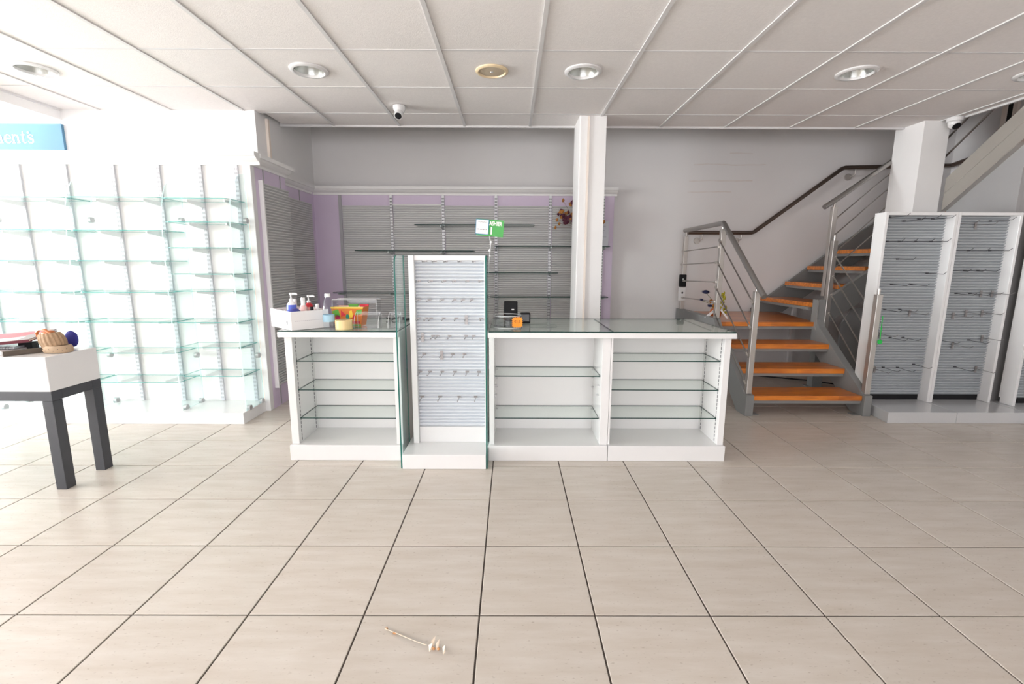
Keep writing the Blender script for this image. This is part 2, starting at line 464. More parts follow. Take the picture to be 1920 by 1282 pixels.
# suspended ceiling
def edge_x(y): return 3.86
ce = MB().prism([(-3.75, WY), (4.76, WY), (4.76, 1.6), (3.86, 1.6), (3.86, 4.57), (-3.75, 4.57)], 'z', 2.60, 2.63)
ceil = ce.build('ceiling', 'void_shade', kind='structure')  # black slab colour paints the shade above the tiles
MB().prism([(WX, WY), (-3.75, WY), (-3.75, 4.15), (WX, 4.15)], 'z', 2.72, 2.76).build('ceiling_soffit', 'white_paint', kind='structure')
MB().box(WX-.15, 4.95, WY-.15, 5.45, 4.6, 4.7).build('ceiling_upper', 'white_paint', kind='structure')
MB().box(-3.80, -3.752, WY, 4.15, 2.355, 2.72).build('trim_2', 'white_paint', kind='structure')
CX0 = .1701; CY0 = 3.0172; G = .6
lights = [(-3.13, 3.317), (-1.33, 3.317), (.47, 3.317), (2.27, 3.317), (3.47, 3.317)]
spk = (-.13, 3.317)
field = MB()
def ctile(x0, x1, y0, y1, hole=None):
    mb = MB(); z0, z1 = CZ+.004, CZ+.016
    if hole is None: return mb.box(x0, x1, y0, y1, z0, z1)
    n = 24; cx, cy, r = hole
    ring = [(cx+r*math.cos(2*math.pi*i/n), cy+r*math.sin(2*math.pi*i/n)) for i in range(n)]
    out = []
    for i in range(n):
        a = 2*math.pi*i/n; c, s_ = math.cos(a), math.sin(a)
        q = min((x1-cx)/c if c > 1e-6 else 9, (x0-cx)/c if c < -1e-6 else 9, (y1-cy)/s_ if s_ > 1e-6 else 9, (y0-cy)/s_ if s_ < -1e-6 else 9)
        out.append((cx+c*q, cy+s_*q))
    for z, fl_ in ((z0, True), (z1, False)):
        v = [(a, b, z) for a, b in ring]+[(a, b, z) for a, b in out]
        f = [(i, (i+1) % n, n+(i+1) % n, n+i) for i in range(n)]
        if not fl_: f = [q[::-1] for q in f]
        mb.add(v, f)
        for (a, b) in ((x0, y0), (x1, y0), (x1, y1), (x0, y1)):
            # corner triangles
            ang = math.atan2(b-cy, a-cx) % (2*math.pi); i = int(ang/(2*math.pi)*n) % n
            pa, pb = out[i], out[(i+1) % n]
            tri = (0, 1, 2) if fl_ else (2, 1, 0)
            mb.add([(pa[0], pa[1], z), (pb[0], pb[1], z), (a, b, z)], [tri[::-1]])
    return mb
cm = {}
for kx in range(-7, 8):
    for ky in range(-12, 3):
        if CY0+G*(ky+1) < WY+.05: continue
        x0 = max(CX0+G*kx, -3.745)+.002; x1 = min(CX0+G*(kx+1), 3.85 if CY0+G*ky >= 1.2 else 4.755)-.002
        y0 = max(CY0+G*ky, WY+.01)+.002; y1 = min(CY0+G*(ky+1), 4.562)-.002
        if x1-x0 < .02 or y1-y0 < .02: continue
        if ky == 2 and x0 < -1.7 and x1 > -2.2: y1 -= .028; x0 = max(x0, -2.095)
        if ky == 2 and x1 <= -2.14: continue
        if ky == 2 and x0 < -2.14 < x1: x0 = -2.10
        hole = None
        for (hx, hy) in lights+[spk]:
            if x0 < hx < x1 and y0 < hy < y1: hole = (hx, hy, .098)
        if ky >= -2:
            ctile(x0, x1, y0, y1, hole).build('ceiling_tile', 'ceiling_board', ceil)
        else:
            q = ctile(x0, x1, y0, y1); field.add(q.v, q.f)
field.build('ceiling_tile_field', 'ceiling_board', ceil, kind='stuff')
def bar(x0, x1, y0, y1):
    MB().box(x0, x1, y0, y1, CZ-.004, CZ+.003).build('grid_bar', 'ceiling_bar', ceil)
for kx in range(-6, 8):
    x = CX0+G*kx
    if x > 3.9: bar(x-.012, x+.012, WY+.01, 1.59)
    else: bar(x-.012, x+.012, WY+.01, 4.15 if x < -2.14 else 4.56)
for ky in range(-11, 3):
    y = CY0+G*ky
    for kx in range(-7, 8):
        x0 = max(CX0+G*kx+.012, -3.745); x1 = min(CX0+G*(kx+1)-.012, 3.85 if y >= 1.6 else 4.755)
        if x1-x0 < .05 or (ky == 2 and x1 < -2.1): continue
        if ky == 2 and x0 < -2.13: x0 = -2.13
        if ky >= -2: MB().box(x0, x1, y-.007, y+.007, CZ+.0005, CZ+.0035).build('cross_bar', 'ceiling_bar', ceil)
MB().box(-2.13, 3.62, 4.562, 4.585, CZ-.012, CZ+.05).build('edge_trim', 'ceiling_bar', ceil)
MB().box(3.845, 3.868, 1.6, 4.34, CZ-.012, CZ+.05).build('edge_trim', 'ceiling_bar', ceil)
MB().box(-3.755, -3.735, WY+.01, 4.14, CZ-.012, CZ+.02).build('edge_trim', 'ceiling_bar', ceil)
# upper floor slab edge over the shop, coloured black for the shade at the end of the ceiling void
MB().box(-3.70, 3.6, 4.60, 4.63, CZ+.03, 2.9).build('wall_void', 'void_shade', kind='structure')

# columns
c1 = MB().box(.585, .815, 4.25, 4.60, 0, CZ+.02).build('column', 'white_paint', kind='structure')
MB().box(.652, .670, 4.234, 4.25, 0, CZ-.003).build('trim_3', 'peach_trunking', kind='structure')
MB().box(.592, .651, 4.240, 4.25, 0, CZ-.003).build('trim_4', 'white_paint', kind='structure')
MB().box(3.63, 3.855, 4.35, 4.67, 0, CZ+.02).build('column', 'white_paint', kind='structure')
# painted wall that closes the side below the upper stair flight
MB().prism([(4.36, 0), (4.36, 1.66), (3.745, 2.125), (3.745, 0)], 'x', 3.93, 3.96).box(3.961, 4.755, 3.745, 3.76, 0, 2.10).build('wall_stair', 'grey_panel', kind='structure')
# doorway upstairs on the right wall
d = MB().box(4.735, 4.76, 4.66, 4.70, 2.2, 3.4).box(4.735, 4.76, 4.755, 4.80, 2.2, 3.4).build('door_1', 'peach_trunking', kind='structure')
MB().box(4.745, 4.76, 4.70, 4.755, 2.2, 3.4).build('door_gap', 'void_shade', d)  # black panel in place of an open gap
MB().box(3.185, 3.225, 5.235, 5.275, 0, .74).build('trim_5', 'white_paint', kind='structure')

# ------------------------------------------------------------------ ceiling fittings
LL = ['recessed ceiling downlight far left above the white shelving', 'recessed ceiling downlight left of the cream ceiling speaker',
      'recessed ceiling downlight right of the cream ceiling speaker', 'recessed ceiling downlight on the right above the stairs foot', 'recessed ceiling downlight at the right edge of the ceiling']
mat('reflector', (.55, .57, .55), .25, metal=.7)
mat('lamp_cover', (.62, .62, .50), .3)
for (x, y), lb in zip(lights, LL):
    t = thing('ceiling_downlight', lb, 'downlight', (x, y, CZ-.012), 'recessed downlights in the ceiling')
    MB().lathe([(.094, CZ+.01), (.122, CZ+.003), (.122, CZ-.004), (.112, CZ-.011), (.098, CZ-.011), (.094, CZ+.004)], 32, (x, y, 0), cap=False).build('trim_ring', 'white_gloss', t, True)
    MB().lathe([(.094, CZ+.004), (.082, CZ+.045), (.066, CZ+.085)], 32, (x, y, 0), cap=False).build('reflector_cone', 'reflector', t, True)
    MB().lathe([(.068, CZ+.083), (.067, CZ+.09)], 32, (x, y, 0)).build('lamp_cover', 'lamp_cover', t)
mat('cream_plastic', rgb(232, 212, 176), .4)
mat('cream_mesh', rgb(196, 182, 160), .7, var=.12, scale=220)
t = thing('ceiling_speaker', 'round cream ceiling speaker between two downlights', 'speaker', (spk[0], spk[1], CZ-.012))
MB().lathe([(.088, CZ+.01), (.108, CZ+.003), (.108, CZ-.004), (.100, CZ-.010), (.090, CZ-.010), (.086, CZ+.0)], 32, (spk[0], spk[1], 0), cap=False).build('rim', 'cream_plastic', t, True)
MB().lathe([(.088, CZ), (.07, CZ-.004), (.0, CZ-.005)], 32, (spk[0], spk[1], 0), cap=False).build('grille', 'cream_mesh', t, True)
MB().blob((spk[0], spk[1]-.004, CZ-.007), (.012, .006, .004)).build('badge', 'chrome_strip', t)
def cctv(x, y, lb, turret=False):
    t = thing('security_camera', lb, 'camera', (x, y, CZ), 'white ceiling security cameras')
    if not turret:
        MB().lathe([(.050, CZ), (.050, CZ-.018), (.046, CZ-.03), (.034, CZ-.05), (.02, CZ-.055)], 28, (x, y, 0)).build('base', 'white_gloss', t, True)
        b = MB(); b.T = Matrix.Translation((x, y-.005, CZ-.05)) @ Matrix.Rotation(math.radians(-48), 4, 'X')
        b.lathe([(.030, .03), (.034, .015), (.034, -.05), (.031, -.056)], 24); b.build('housing', 'white_gloss', t, True)
        b = MB(); b.T = Matrix.Translation((x, y-.005, CZ-.05)) @ Matrix.Rotation(math.radians(-48), 4, 'X')
        b.lathe([(.027, -.0555), (.026, -.0585), (.012, -.06)], 24); b.build('lens', 'black_plastic', t, True)
    else:
        MB().lathe([(.056, CZ), (.058, CZ-.012), (.056, CZ-.03), (.048, CZ-.036)], 28, (x, y, 0)).build('base', 'white_gloss', t, True)
        MB().blob((x, y, CZ-.045), .046, n=3).build('housing', 'white_gloss', t, True)
        b = MB(); b.T = Matrix.Translation((x, y, CZ-.045)) @ Matrix.Rotation(math.radians(-40), 4, 'X') @ Matrix.Rotation(math.radians(0), 4, 'Z')
        b.lathe([(.030, -.036), (.029, -.044), (.012, -.047)], 24); b.build('lens', 'black_plastic', t, True)
cctv(-.905, 4.02, 'white security camera on the ceiling above the middle shelves')
cctv(3.80, 4.25, 'white dome security camera beside the right column', True)

# ------------------------------------------------------------------ blue sign on the upper left wall
mat('sign_blue', rgb(92, 140, 172), .4, var=.04, scale=3)
mat('sign_white', (.88, .88, .88), .5)
mat('sign_pale', rgb(150, 215, 240), .5)
t = thing('wall_sign', 'blue wall sign with white lettering above the left shelving', 'sign', (-4.25, 4.14, 2.09))
MB().box(-4.85, -3.742, 4.125, 4.148, 2.088, 2.318).build('board', 'sign_blue', t)
GL = {'m': (1.55, [[(.2, 0, .1), (.2, .95, .1)], [(.03, .92, .04), (.25, .95, .04)], [(.02, .03, .035), (.4, .03, .035)], [(.25, .72, .05), (.45, .92, .07), (.66, .86, .1), (.74, .65, .1), (.74, 0, .1)], [(.56, .03, .035), (.92, .03, .035)],
             [(.79, .72, .05), (.98, .92, .07), (1.19, .86, .1), (1.28, .65, .1), (1.28, 0, .1)], [(1.1, .03, .035), (1.48, .03, .035)]]),
      'n': (1.02, [[(.2, 0, .1), (.2, .95, .1)], [(.03, .92, .04), (.25, .95, .04)], [(.02, .03, .035), (.4, .03, .035)], [(.25, .72, .05), (.45, .92, .07), (.66, .86, .1), (.76, .65, .1), (.76, .12, .1), (.84, .03, .05)], [(.6, .03, .035), (.98, .08, .035)]]),
      'e': (.92, [[(.18, .53, .04), (.82, .53, .04)], [(.82, .53, .07), (.78, .78, .06), (.62, .94, .05), (.42, .95, .06), (.24, .82, .1), (.16, .55, .13), (.2, .25, .12), (.36, .07, .08), (.58, .03, .06), (.78, .14, .045), (.86, .24, .03)]]),
      't': (.72, [[(.32, 1.32, .04), (.30, .95, .09), (.30, .22, .1), (.38, .06, .07), (.52, .05, .045), (.66, .15, .03)], [(.06, .93, .04), (.62, .93, .04)]]),
      's': (.80, [[(.70, .70, .04), (.68, .9, .05), (.45, .96, .05), (.22, .84, .09), (.22, .66, .1), (.45, .53, .11), (.70, .38, .11), (.72, .18, .09), (.52, .04, .06), (.26, .06, .05), (.14, .26, .04)]])}
def serif(word, size, c, y, parent, m):
    b = MB(); x = c[0]
    for k, ch in enumerate(word):
        adv, strokes = GL[ch]
        for q, st_ in enumerate(strokes):
            L_, R_ = [], []
            for i, (px, py, w) in enumerate(st_):
                a = st_[max(i-1, 0)]; d = st_[min(i+1, len(st_)-1)]
                tx, ty = d[0]-a[0], d[1]-a[1]; l = math.hypot(tx, ty); nx, ny = -ty/l*w, tx/l*w
                L_.append((x+(px+nx)*size, c[1]+(py+ny)*size)); R_.append((x+(px-nx)*size, c[1]+(py-ny)*size))
            yy = y-.0002*q
            for i in range(len(st_)-1):
                b.add([(p[0], yy, p[1]) for p in (R_[i], R_[i+1], L_[i+1], L_[i])], [(0, 1, 2, 3)])
        x += adv*size
    b.build('lettering', m, parent)
serif('ments', .072, (-4.345, 2.163), 4.1235, t, 'sign_white')
def star(c, r1, r2, n, y0, y1, rot=0):
    return MB().prism([(c[0]+(r1 if i % 2 == 0 else r2)*math.cos(math.pi*i/n+rot), c[1]+(r1 if i % 2 == 0 else r2)*math.sin(math.pi*i/n+rot)) for i in range(2*n)], 'y', y0, y1)
star((-4.022, 2.248), .016, .008, 5, 4.1225, 4.125, .3).build('star_mark', 'sign_pale', t)

# ================================================================== LEFT WALL SHELVING
t = thing('wall_shelving', 'brightly lit white wall shelving with glass shelves and curved glass dividers', 'shelving', (-3.4, 3.66, 0))
LB = 3.66
MB().box(WX+.05, -1.99, LB, LB+.03, 0, 1.93).build('back_panel', 'white_laminate', t)
MB().bbox(WX+.05, -1.985, 3.33, LB-.001, 0, .086, .003).build('plinth', 'white_gloss', t)
MB().bbox(-1.992, -1.947, LB-.012, LB+.045, 0, 1.93, .004).build('side_post', 'white_laminate', t)
MB().box(-1.9905, -1.986, LB-.0125, LB-.0115, 0, 1.93).build('edge_line', 'peach_trunking', t)
MB().box(WX+.05, -1.95, LB+.03, 4.15, 1.97, 1.99).build('top_board', 'white_paint', t)
def cornice_profile(d):   # (out, z)
    return [(0, 1.905), (.014*d, 1.905), (.014*d, 1.925), (.035*d, 1.932), (.055*d, 1.945), (.066*d, 1.957), (.08*d, 1.960), (.08*d, 1.99), (0, 1.99)]
MB().prism([(LB-.0+(-o), z) for o, z in cornice_profile(1)], 'x', WX+.05, -1.875).build('cornice', 'cornice_white', t)
UP = [-4.02, -3.678, -3.328, -2.975, -2.637, -2.325, -2.055]
def upright(x, y, z0, z1, name, m, parent, pitch=.032, w=.026, sm='slot_black'):
    MB().box(x-w/2, x+w/2, y-.016, y, z0, z1).build(name, m, parent)
    s = MB(); z = z0+.02
    while z < z1-.02:
        s.box(x-w/2+.003, x-.002, y-.0168, y-.0155, z, z+.015); s.box(x+.002, x+w/2-.003, y-.0168, y-.0155, z, z+.015); z += pitch
    s.build('slots', sm, parent, kind='stuff')
for x in UP: upright(x, LB, .09, 1.905, 'shelf_upright', 'upright_glare', t, sm='slot_glare')
bays = [(-3.845, -3.165, UP[1:3], [1.635, 1.41, 1.195, .97, .752, .52, .297]),
        (-3.145, -2.485, UP[3:5], [1.637, 1.41, 1.195, .97, .752, .52, .297]),
        (-2.465, -2.005, UP[5:7], [1.632, 1.469, 1.29, 1.103, .98, .75, .563, .345]),
        (-4.55, -3.865, UP[0:1], [1.635, 1.41, 1.195, .97, .752, .52, .297])]
def bracket(x, y0, y1, z, parent, m='bracket_white', w=.012):
    MB().prism([(y0, z), (y1, z), (y1, z-.036), (y1-.03, z-.034), (y0, z-.014)], 'x', x-w/2, x+w/2).build('shelf_bracket', m, parent)
for x0, x1, ups, zs in bays:
    for z in zs:
        plate_z(rrect(x0, x1, 3.405, LB-.02, .03), z, .006).build('glass_shelf', ['clear_glass', 'edge_bright'], t)
        for x in ups: bracket(x, 3.46, LB-.016, z-.0005, t)
def divider(x):
    pts = [(LB-.022, .087), (3.385, .087), (3.385, 1.0), (3.395, 1.38)]
    for i in range(9):
        a = i/8*math.pi/2
        pts.append((LB-.03-.232*math.cos(a)**.9 if i < 8 else LB-.03, 1.40+.435*math.sin(a)))
    pts.append((LB-.022, 1.835))
    o = MB().prism(pts, 'x', x-.004, x+.004, 0, 1).build('glass_divider', ['tint_glass', 'edge_pale'], t)
    for y, z in ((LB-.05, 1.50), (LB-.05, .47), (3.43, .10), (LB-.05, .10)):
        MB().lathe([(.019, -.014), (.021, -.012), (.021, .012), (.019, .014)], 16, (x, y, z), axis='x').build('clip', 'chrome_strip', o, True)
for x in (-3.855, -3.155, -2.475, -1.993): divider(x)

# ------------------------------------------------------------------ purple return panels with grey slats (left end)
t = thing('slat_wall_panel', 'grey slatted panel on purple board at the end of the white shelving', 'slat panel', (-1.95, 3.72, 0), 'grey slat panels on purple boards')
MB().box(-1.972, -1.95, 3.705, 4.20, 0, 1.93).build('backing_board', 'purple_board', t)
MB().prism([(-1.95-.0+o, z) for o, z in cornice_profile(1)], 'y', LB+.0, 4.205).build('cornice', 'cornice_white', t)
slats((-1.938, 4.20, 0), (0, -1, 0), (1, 0, 0), .43, .175, 1.80).build('slat_board', 'slat_grey', t, kind='stuff')
MB().box(-1.95, -1.918, 3.752, 3.768, .165, 1.815).build('edge_strip', 'white_laminate', t)
for y in (3.83, 4.10): MB().box(-1.95, -1.947, y-.008, y+.008, .01, 1.905).build('shelf_upright', 'upright_grey', t)
t = thing('slat_wall_panel', 'grey slatted panel on purple board in the dark back left corner', 'slat panel', (-2.12, 4.6, 0), 'grey slat panels on purple boards')
MB().box(-2.139, -2.125, 4.22, 5.20, 0, 1.93).build('backing_board', 'purple_board', t)
MB().prism([(-2.125+o*.6, z) for o, z in cornice_profile(1)], 'y', 4.21, 5.15).build('cornice', 'cornice_white', t)
slats((-2.112, 5.09, 0), (0, -1, 0), (1, 0, 0), .87, .175, 1.80).build('slat_board', 'slat_grey', t, kind='stuff')
MB().box(-2.125, -2.122, 4.85, 4.866, .01, 1.905).build('shelf_upright', 'upright_grey', t)

# ------------------------------------------------------------------ purple back wall shelving
t = thing('wall_shelving', 'purple wall shelving with grey slats behind the white counter', 'shelving', (-.5, 5.24, 0))
BB = 5.2
MB().box(-2.125, 1.11, BB, BB+.04, 0, 1.93).build('backing_board', 'purple_board', t)
MB().prism([(BB-o*.85, z) for o, z in cornice_profile(1)], 'x', -2.125, 1.135).build('cornice', 'cornice_white', t)
US = [-1.29, -.733, -.164, .42, .99]
e = [-1.838]+US
for i in range(5):
    a, b = e[i]+.022, e[i+1]-.018
    slats((a, BB-.012, 0), (1, 0, 0), (0, -1, 0), b-a, .15, 1.80 if i else 1.797, .0238, .014).build('slat_board', 'slat_grey', t, kind='stuff')
MB().box(-1.275, -.75, BB-.024, BB-.008, 1.80, 1.814).build('top_trim', 'white_laminate', t)
MB().box(-1.858, -1.825, BB-.012, BB, .05, 1.905).build('shelf_upright', 'upright_grey', t)
for x in US: upright(x, BB-.006, .05, 1.905, 'shelf_upright', 'chrome_strip', t, w=.03, sm='slot_grey')
BS = [(-1.01, .245, 1.578), (-1.641, -.39, 1.311), (-1.895, -.64, .872), (-.172, 1.04, 1.362), (-.76, .50, 1.087), (-.226, 1.04, .832)]
for x0, x1, z in BS:
    plate_z(rrect(x0, x1, 4.94, BB-.03, .05), z, .008).build('glass_shelf', ['shelf_glass', 'edge_dark'], t)
    for x in US:
        if x0-.02 < x < x1+.02: bracket(x, 4.98, BB-.022, z-.0005, t, 'bracket_grey')
    if x0 == -1.895: bracket(-1.838, 4.98, BB-.012, z-.0005, t, 'bracket_grey')

# dried flowers and a paper in an acrylic holder on the right shelf
mat('dried_purple', rgb(92, 40, 62), .8, var=.3, scale=40); mat('dried_ochre', rgb(176, 118, 58), .8, var=.3, scale=40); mat('dried_stem', rgb(120, 88, 60), .8)
mat('vase_dark', rgb(60, 50, 45), .4)
t = thing('dried_flower_bunch', 'bunch of dried purple and ochre flowers half hidden behind the column', 'dried flowers', (.76, 4.995, 1.371))
MB().lathe([(.03, 1.371), (.045, 1.40), (.05, 1.45), (.03, 1.51), (.035, 1.53)], 16, (.76, 4.995, 0)).build('vase', 'vase_dark', t, True)
st = MB(); fp = MB(); fo = MB()
rnd = random.Random(3)
for i in range(46):
    a = rnd.uniform(math.radians(15), math.radians(165)); r = rnd.uniform(.12, .30 if a > 1.2 else .22); y = rnd.uniform(-.06, .02)
    p = (.76+r*math.cos(a)*.98, 4.995+y, 1.53+.03+r*math.sin(a)*.95)
    st.tube([(.76, 4.995, 1.50), (.76+r*.45*math.cos(a), 4.995+y*.4, 1.53+r*.5*math.sin(a)+.03), p], .0018, 4)
    (fp if rnd.random() < .62 else fo).blob(p, rnd.uniform(.014, .03), n=1, jit=.45)
    if rnd.random() < .5: (fp if rnd.random() < .6 else fo).blob((p[0]+rnd.uniform(-.03, .03), p[1], p[2]+rnd.uniform(-.03, .03)), rnd.uniform(.012, .024), n=1, jit=.45)
for q in ((.52, 1.66), (.50, 1.60), (.46, 1.56), (.56, 1.70), (.535, 1.83), (.475, 1.64)):
    st.tube([(.76, 4.995, 1.50), (.62, 4.99, (1.56+q[1])/2), (q[0], 4.98, q[1])], .0018, 4)
    fo.blob((q[0], 4.98, q[1]), (.014, .012, .02), n=1, jit=.4)
st.build('stems', 'dried_stem', t, kind='stuff'); fp.build('purple_heads', 'dried_purple', t, kind='stuff'); fo.build('ochre_heads', 'dried_ochre', t, kind='stuff')
mat('paper_grey', rgb(205, 205, 212), .7); mat('ink_grey', rgb(150, 150, 158), .8)
t = thing('paper_holder', 'printed sheet in a clear stand on the glass shelf right of the column', 'paper holder', (.93, 5.05, 1.371))
MB().box(.82, 1.03, 5.055, 5.058, 1.372, 1.635).build('sheet', 'paper_grey', t)
q = MB()
for i in range(9): q.box(.85, .85+.12+.04*math.sin(i*2.3), 5.0535, 5.055, 1.60-.022*i, 1.604-.022*i)
q.build('print', 'ink_grey', t, kind='stuff')
MB().box(.815, 1.035, 5.050, 5.053, 1.371, 1.64, 0).box(.815, 1.035, 5.050, 5.12, 1.3705, 1.373).build('clear_stand', 'acrylic', t)

# ================================================================== COUNTERS
def counter(x0, x1, zs, lb, std, lp=.04, rp=.04):
    t = thing('display_counter', lb, 'counter', ((x0+x1)/2, 2.95, 0), 'white display counters with glass shelves')
    f0, b0 = 2.712, 3.28
    MB().bbox(x0-.006 if x0 < .5 else x0, x1+.006 if x1 > 1 else x1-.001, 2.690, b0, 0, .098, .004).build('plinth', 'white_gloss', t)
    MB().bbox(x0, x0+lp, f0, b0, .098, .764, .002).build('side_panel', 'white_laminate', t)
    MB().bbox(x1-rp, x1, f0, b0, .098, .764, .002).build('side_panel', 'white_laminate', t)
    MB().box(x0+lp, x1-rp, 3.0, 3.016, .098, .764).build('back_panel', 'white_laminate', t)
    for z in zs:
        plate_z([(x0+lp+.002, 2.742), (x1-rp-.002, 2.742), (x1-rp-.002, 2.996), (x0+lp+.002, 2.996)], z, .006).build('glass_shelf', ['shelf_glass', 'edge_dark'], t)
    if std:
        for xx, sgn in ((x0+lp, 1), (x1-rp, -1)):
            for y in (2.752, 2.965):
                s = MB(); z = .11
                while z < .75: s.box(xx-.0015, xx+.0015, y-.003, y+.003, z, z+.018); z += .025
                s.build('slot_strip', 'slot_grey', t, kind='stuff')
    else:
        for z in list(zs)+[.46, .40]:
            for xx, sgn in ((x0+lp, 1), (x1-rp, -1)):
                for y in (2.775, 2.96):
                    MB().box(min(xx, xx+sgn*.014), max(xx, xx+sgn*.014), y-.006, y+.006, z-.008, z-.001).build('shelf_pin', 'chrome_strip', t)
    return t
counter(-1.335, -.655, [.605, .427, .249], 'white glass-shelved counter unit left of the slatted stand', True, lp=.045)
counter(-.128, .593, [.517, .252], 'white counter unit with two glass shelves right of the slatted stand', False, lp=.03, rp=.05)
counter(.5945, 1.303, [.611, .433, .254], 'white counter unit with three glass shelves at the right end', True, lp=.012, rp=.038)
def countertop(x0, x1, joints, lb):
    t = thing('counter_top', lb, 'counter top', ((x0+x1)/2, 3.0, .764))
    MB().bbox(x0, x1, 2.668, 3.33, .764, .796, .002).build('board', 'white_laminate', t)
    xs = [x0+.004]+joints+[x1-.004]
    for a, b in zip(xs[:-1], xs[1:]):
        MB().prism([(a+.001, 2.669), (b-.001, 2.669), (b-.001, 3.327), (a+.001, 3.327)], 'z', .7965, .8035, 0, 1).build('glass_sheet', ['shelf_glass', 'edge_dark'], t)
countertop(-1.352, -.652, [], 'short glass covered counter top holding the cardboard box')
countertop(-.132, 1.312, [.595], 'long glass covered counter top right of the slatted stand')
ZT = .804

# ------------------------------------------------------------------ slatted display stand with glass sides
t = thing('display_stand', 'white slatted display stand with green-edged glass sides in front of the counter', 'display stand', (-.39, 2.75, 0))
MB().bbox(-.632, -.143, 2.572, 2.90, 0, .088, .003).build('base', 'white_gloss', t)
MB().bbox(-.600, -.566, 2.752, 2.90, .088, 1.236, .002).build('side_post', 'white_laminate', t)
MB().bbox(-.158, -.144, 2.752, 2.90, .088, 1.236, .002).build('side_post', 'white_laminate', t)
MB().bbox(-.566, -.158, 2.762, 2.90, 1.206, 1.236, .002).build('top_rail', 'white_laminate', t)
MB().bbox(-.566, -.158, 2.775, 2.90, .088, .186, .002).build('bottom_board', 'white_laminate', t)
slats((-.566, 2.80, 0), (1, 0, 0), (0, -1, 0), .408, .186, 1.206, .0208, .015).build('slat_board', 'slat_white', t, kind='stuff')
for x in (-.6375, -.1385):
    pts = [(2.578, 0.001), (2.578, 1.17), (2.582, 1.20), (2.594, 1.222), (2.612, 1.232), (2.63, 1.235), (2.80, 1.235), (2.80, .001)]
    MB().prism(pts, 'x', x-.004, x+.004, 0, 1).build('glass_side', ['tint_glass', 'edge_teal'], t)

def hook(x, y, z, L, plate, lb, grp, m='hook_metal', tip=.012):
    b = MB()
    if plate:
        b.box(x-.009, x+.009, y-.003, y+.001, z-.035, z+.02); b.box(x-.004, x+.004, y-.006, y-.003, z-.022, z+.006)
    else:
        b.box(x-.011, x+.011, y-.004, y+.001, z-.004, z+.006)
    b.tube([(x, y-.002, z), (x, y-L*.85, z-.004), (x, y-L, z-.002+tip)], .0021, 6)
    o = b.build('display_hook', m, None, label=lb, cat='hook', group=grp)
    return place(o, (x, y, z))
HZ = [1.201, 1.086, .976, .864, .757, .646, .536, .378]
HX = [[-.505, -.449, -.383, -.302, -.22], [-.546, -.474, -.395, -.335, -.259, -.183], [-.549, -.486, -.41, -.337, -.286, -.235],
      [-.55, -.505, -.479, -.403, -.329, -.268, -.179], [-.533, -.469, -.443, -.369, -.27, -.225], [-.527, -.42, -.352, -.281],
      [-.553, -.494, -.419, -.341, -.266, -.194], [-.545, -.436, -.317, -.215]]
HP = {(3, 5), (4, 0), (5, 1)}
ROWN = ['top', 'second', 'third', 'fourth', 'fifth', 'sixth', 'seventh', 'bottom']
for r, (z, xs) in enumerate(zip(HZ, HX)):
    for i, x in enumerate(xs):
        pl = (r, i) in HP
        hook(x, 2.7832, z, .105, pl, '%s on the glass-sided stand, %s row, %s from the left' % ('hook with long grey plate' if pl else 'small wire hook', ROWN[r], ORD[i]), 'wire hooks on the glass-sided stand', tip=.006)

# ------------------------------------------------------------------ things on the left counter top
mat('card_white', (.84, .82, .825), .6, var=.02); mat('print_grey', rgb(196, 191, 196), .7)
t = thing('cardboard_box', 'open white cardboard box overhanging the left end of the counter', 'box', (-1.30, 2.78, ZT))
ang = math.atan2(.207, -.227)
A = Matrix.Translation((-1.262, 2.662, ZT+.0005)) @ Matrix.Rotation(math.atan2(.16, .15), 4, 'Z')   # local x along the printed long face
def bx(name, m, *a):
    b = MB(); b.T = A; b.box(*a); return b.build(name, m, t)
LX, LY, HB = .225, .30, .108
bx('bottom', 'card_white', 0, LX, 0, LY, 0, .003)
bx('side', 'card_white', 0, LX, 0, .004, .003, HB); bx('side', 'card_white', 0, LX, LY-.004, LY, .003, HB)
bx('side', 'card_white', 0, .004, .004, LY-.004, .003, HB); bx('side', 'card_white', LX-.004, LX, .004, LY-.004, .003, HB)
b = MB(); b.T = A
for i in range(16): b.box(.02+i*.0115, .028+i*.0115, -.0006, .0, .050, .0525)
b.build('print', 'print_grey', t, kind='stuff')
b = MB(); b.T = A; b.box(-.0006, 0, .05, .066, .03, .05); b.build('mark', 'black_plastic', t)
def inbox(u, v): return A @ Vector((u, v, .004))
mat('pump_white', (.85, .85, .85), .3); mat('blue_cap', rgb(48, 52, 140), .35); mat('blue_label', rgb(90, 110, 210), .4); mat('pink_lotion', rgb(240, 200, 195), .35)
mat('red_bottle', rgb(200, 40, 50), .3); mat('pink_cap', rgb(225, 170, 165), .4); mat('mauve', rgb(150, 95, 105), .4)
def pump_bottle(u, v, h, r, body, lab, lb, head='pump_white', lb_z=(.4, .7), spout=1):
    c = inbox(u, v); x, y, z = c
    t = thing('pump_bottle', lb, 'bottle', (x, y, z), 'toiletries in the cardboard box')
    MB().lathe([(r*.9, z), (r, z+.006), (r, z+h*.62), (r*.8, z+h*.70), (r*.35, z+h*.76)], 18, (x, y, 0)).build('body', body, t, True)
    MB().lathe([(r*1.01, z+h*lb_z[0]), (r*1.01, z+h*lb_z[1]*.88)], 18, (x, y, 0), cap=False).build('label_band', lab, t, True)
    q = MB().lathe([(r*.42, z+h*.76), (r*.42, z+h*.83), (r*.16, z+h*.84), (r*.16, z+h*.94), (r*.34, z+h*.95), (r*.34, z+h)], 14, (x, y, 0))
    q.tube([(x, y, z+h*.975), (x+.035*spout, y-.008, z+h*.975), (x+.042*spout, y-.01, z+h*.955)], .005, 6)
    q.build('pump_head', head, t, True)
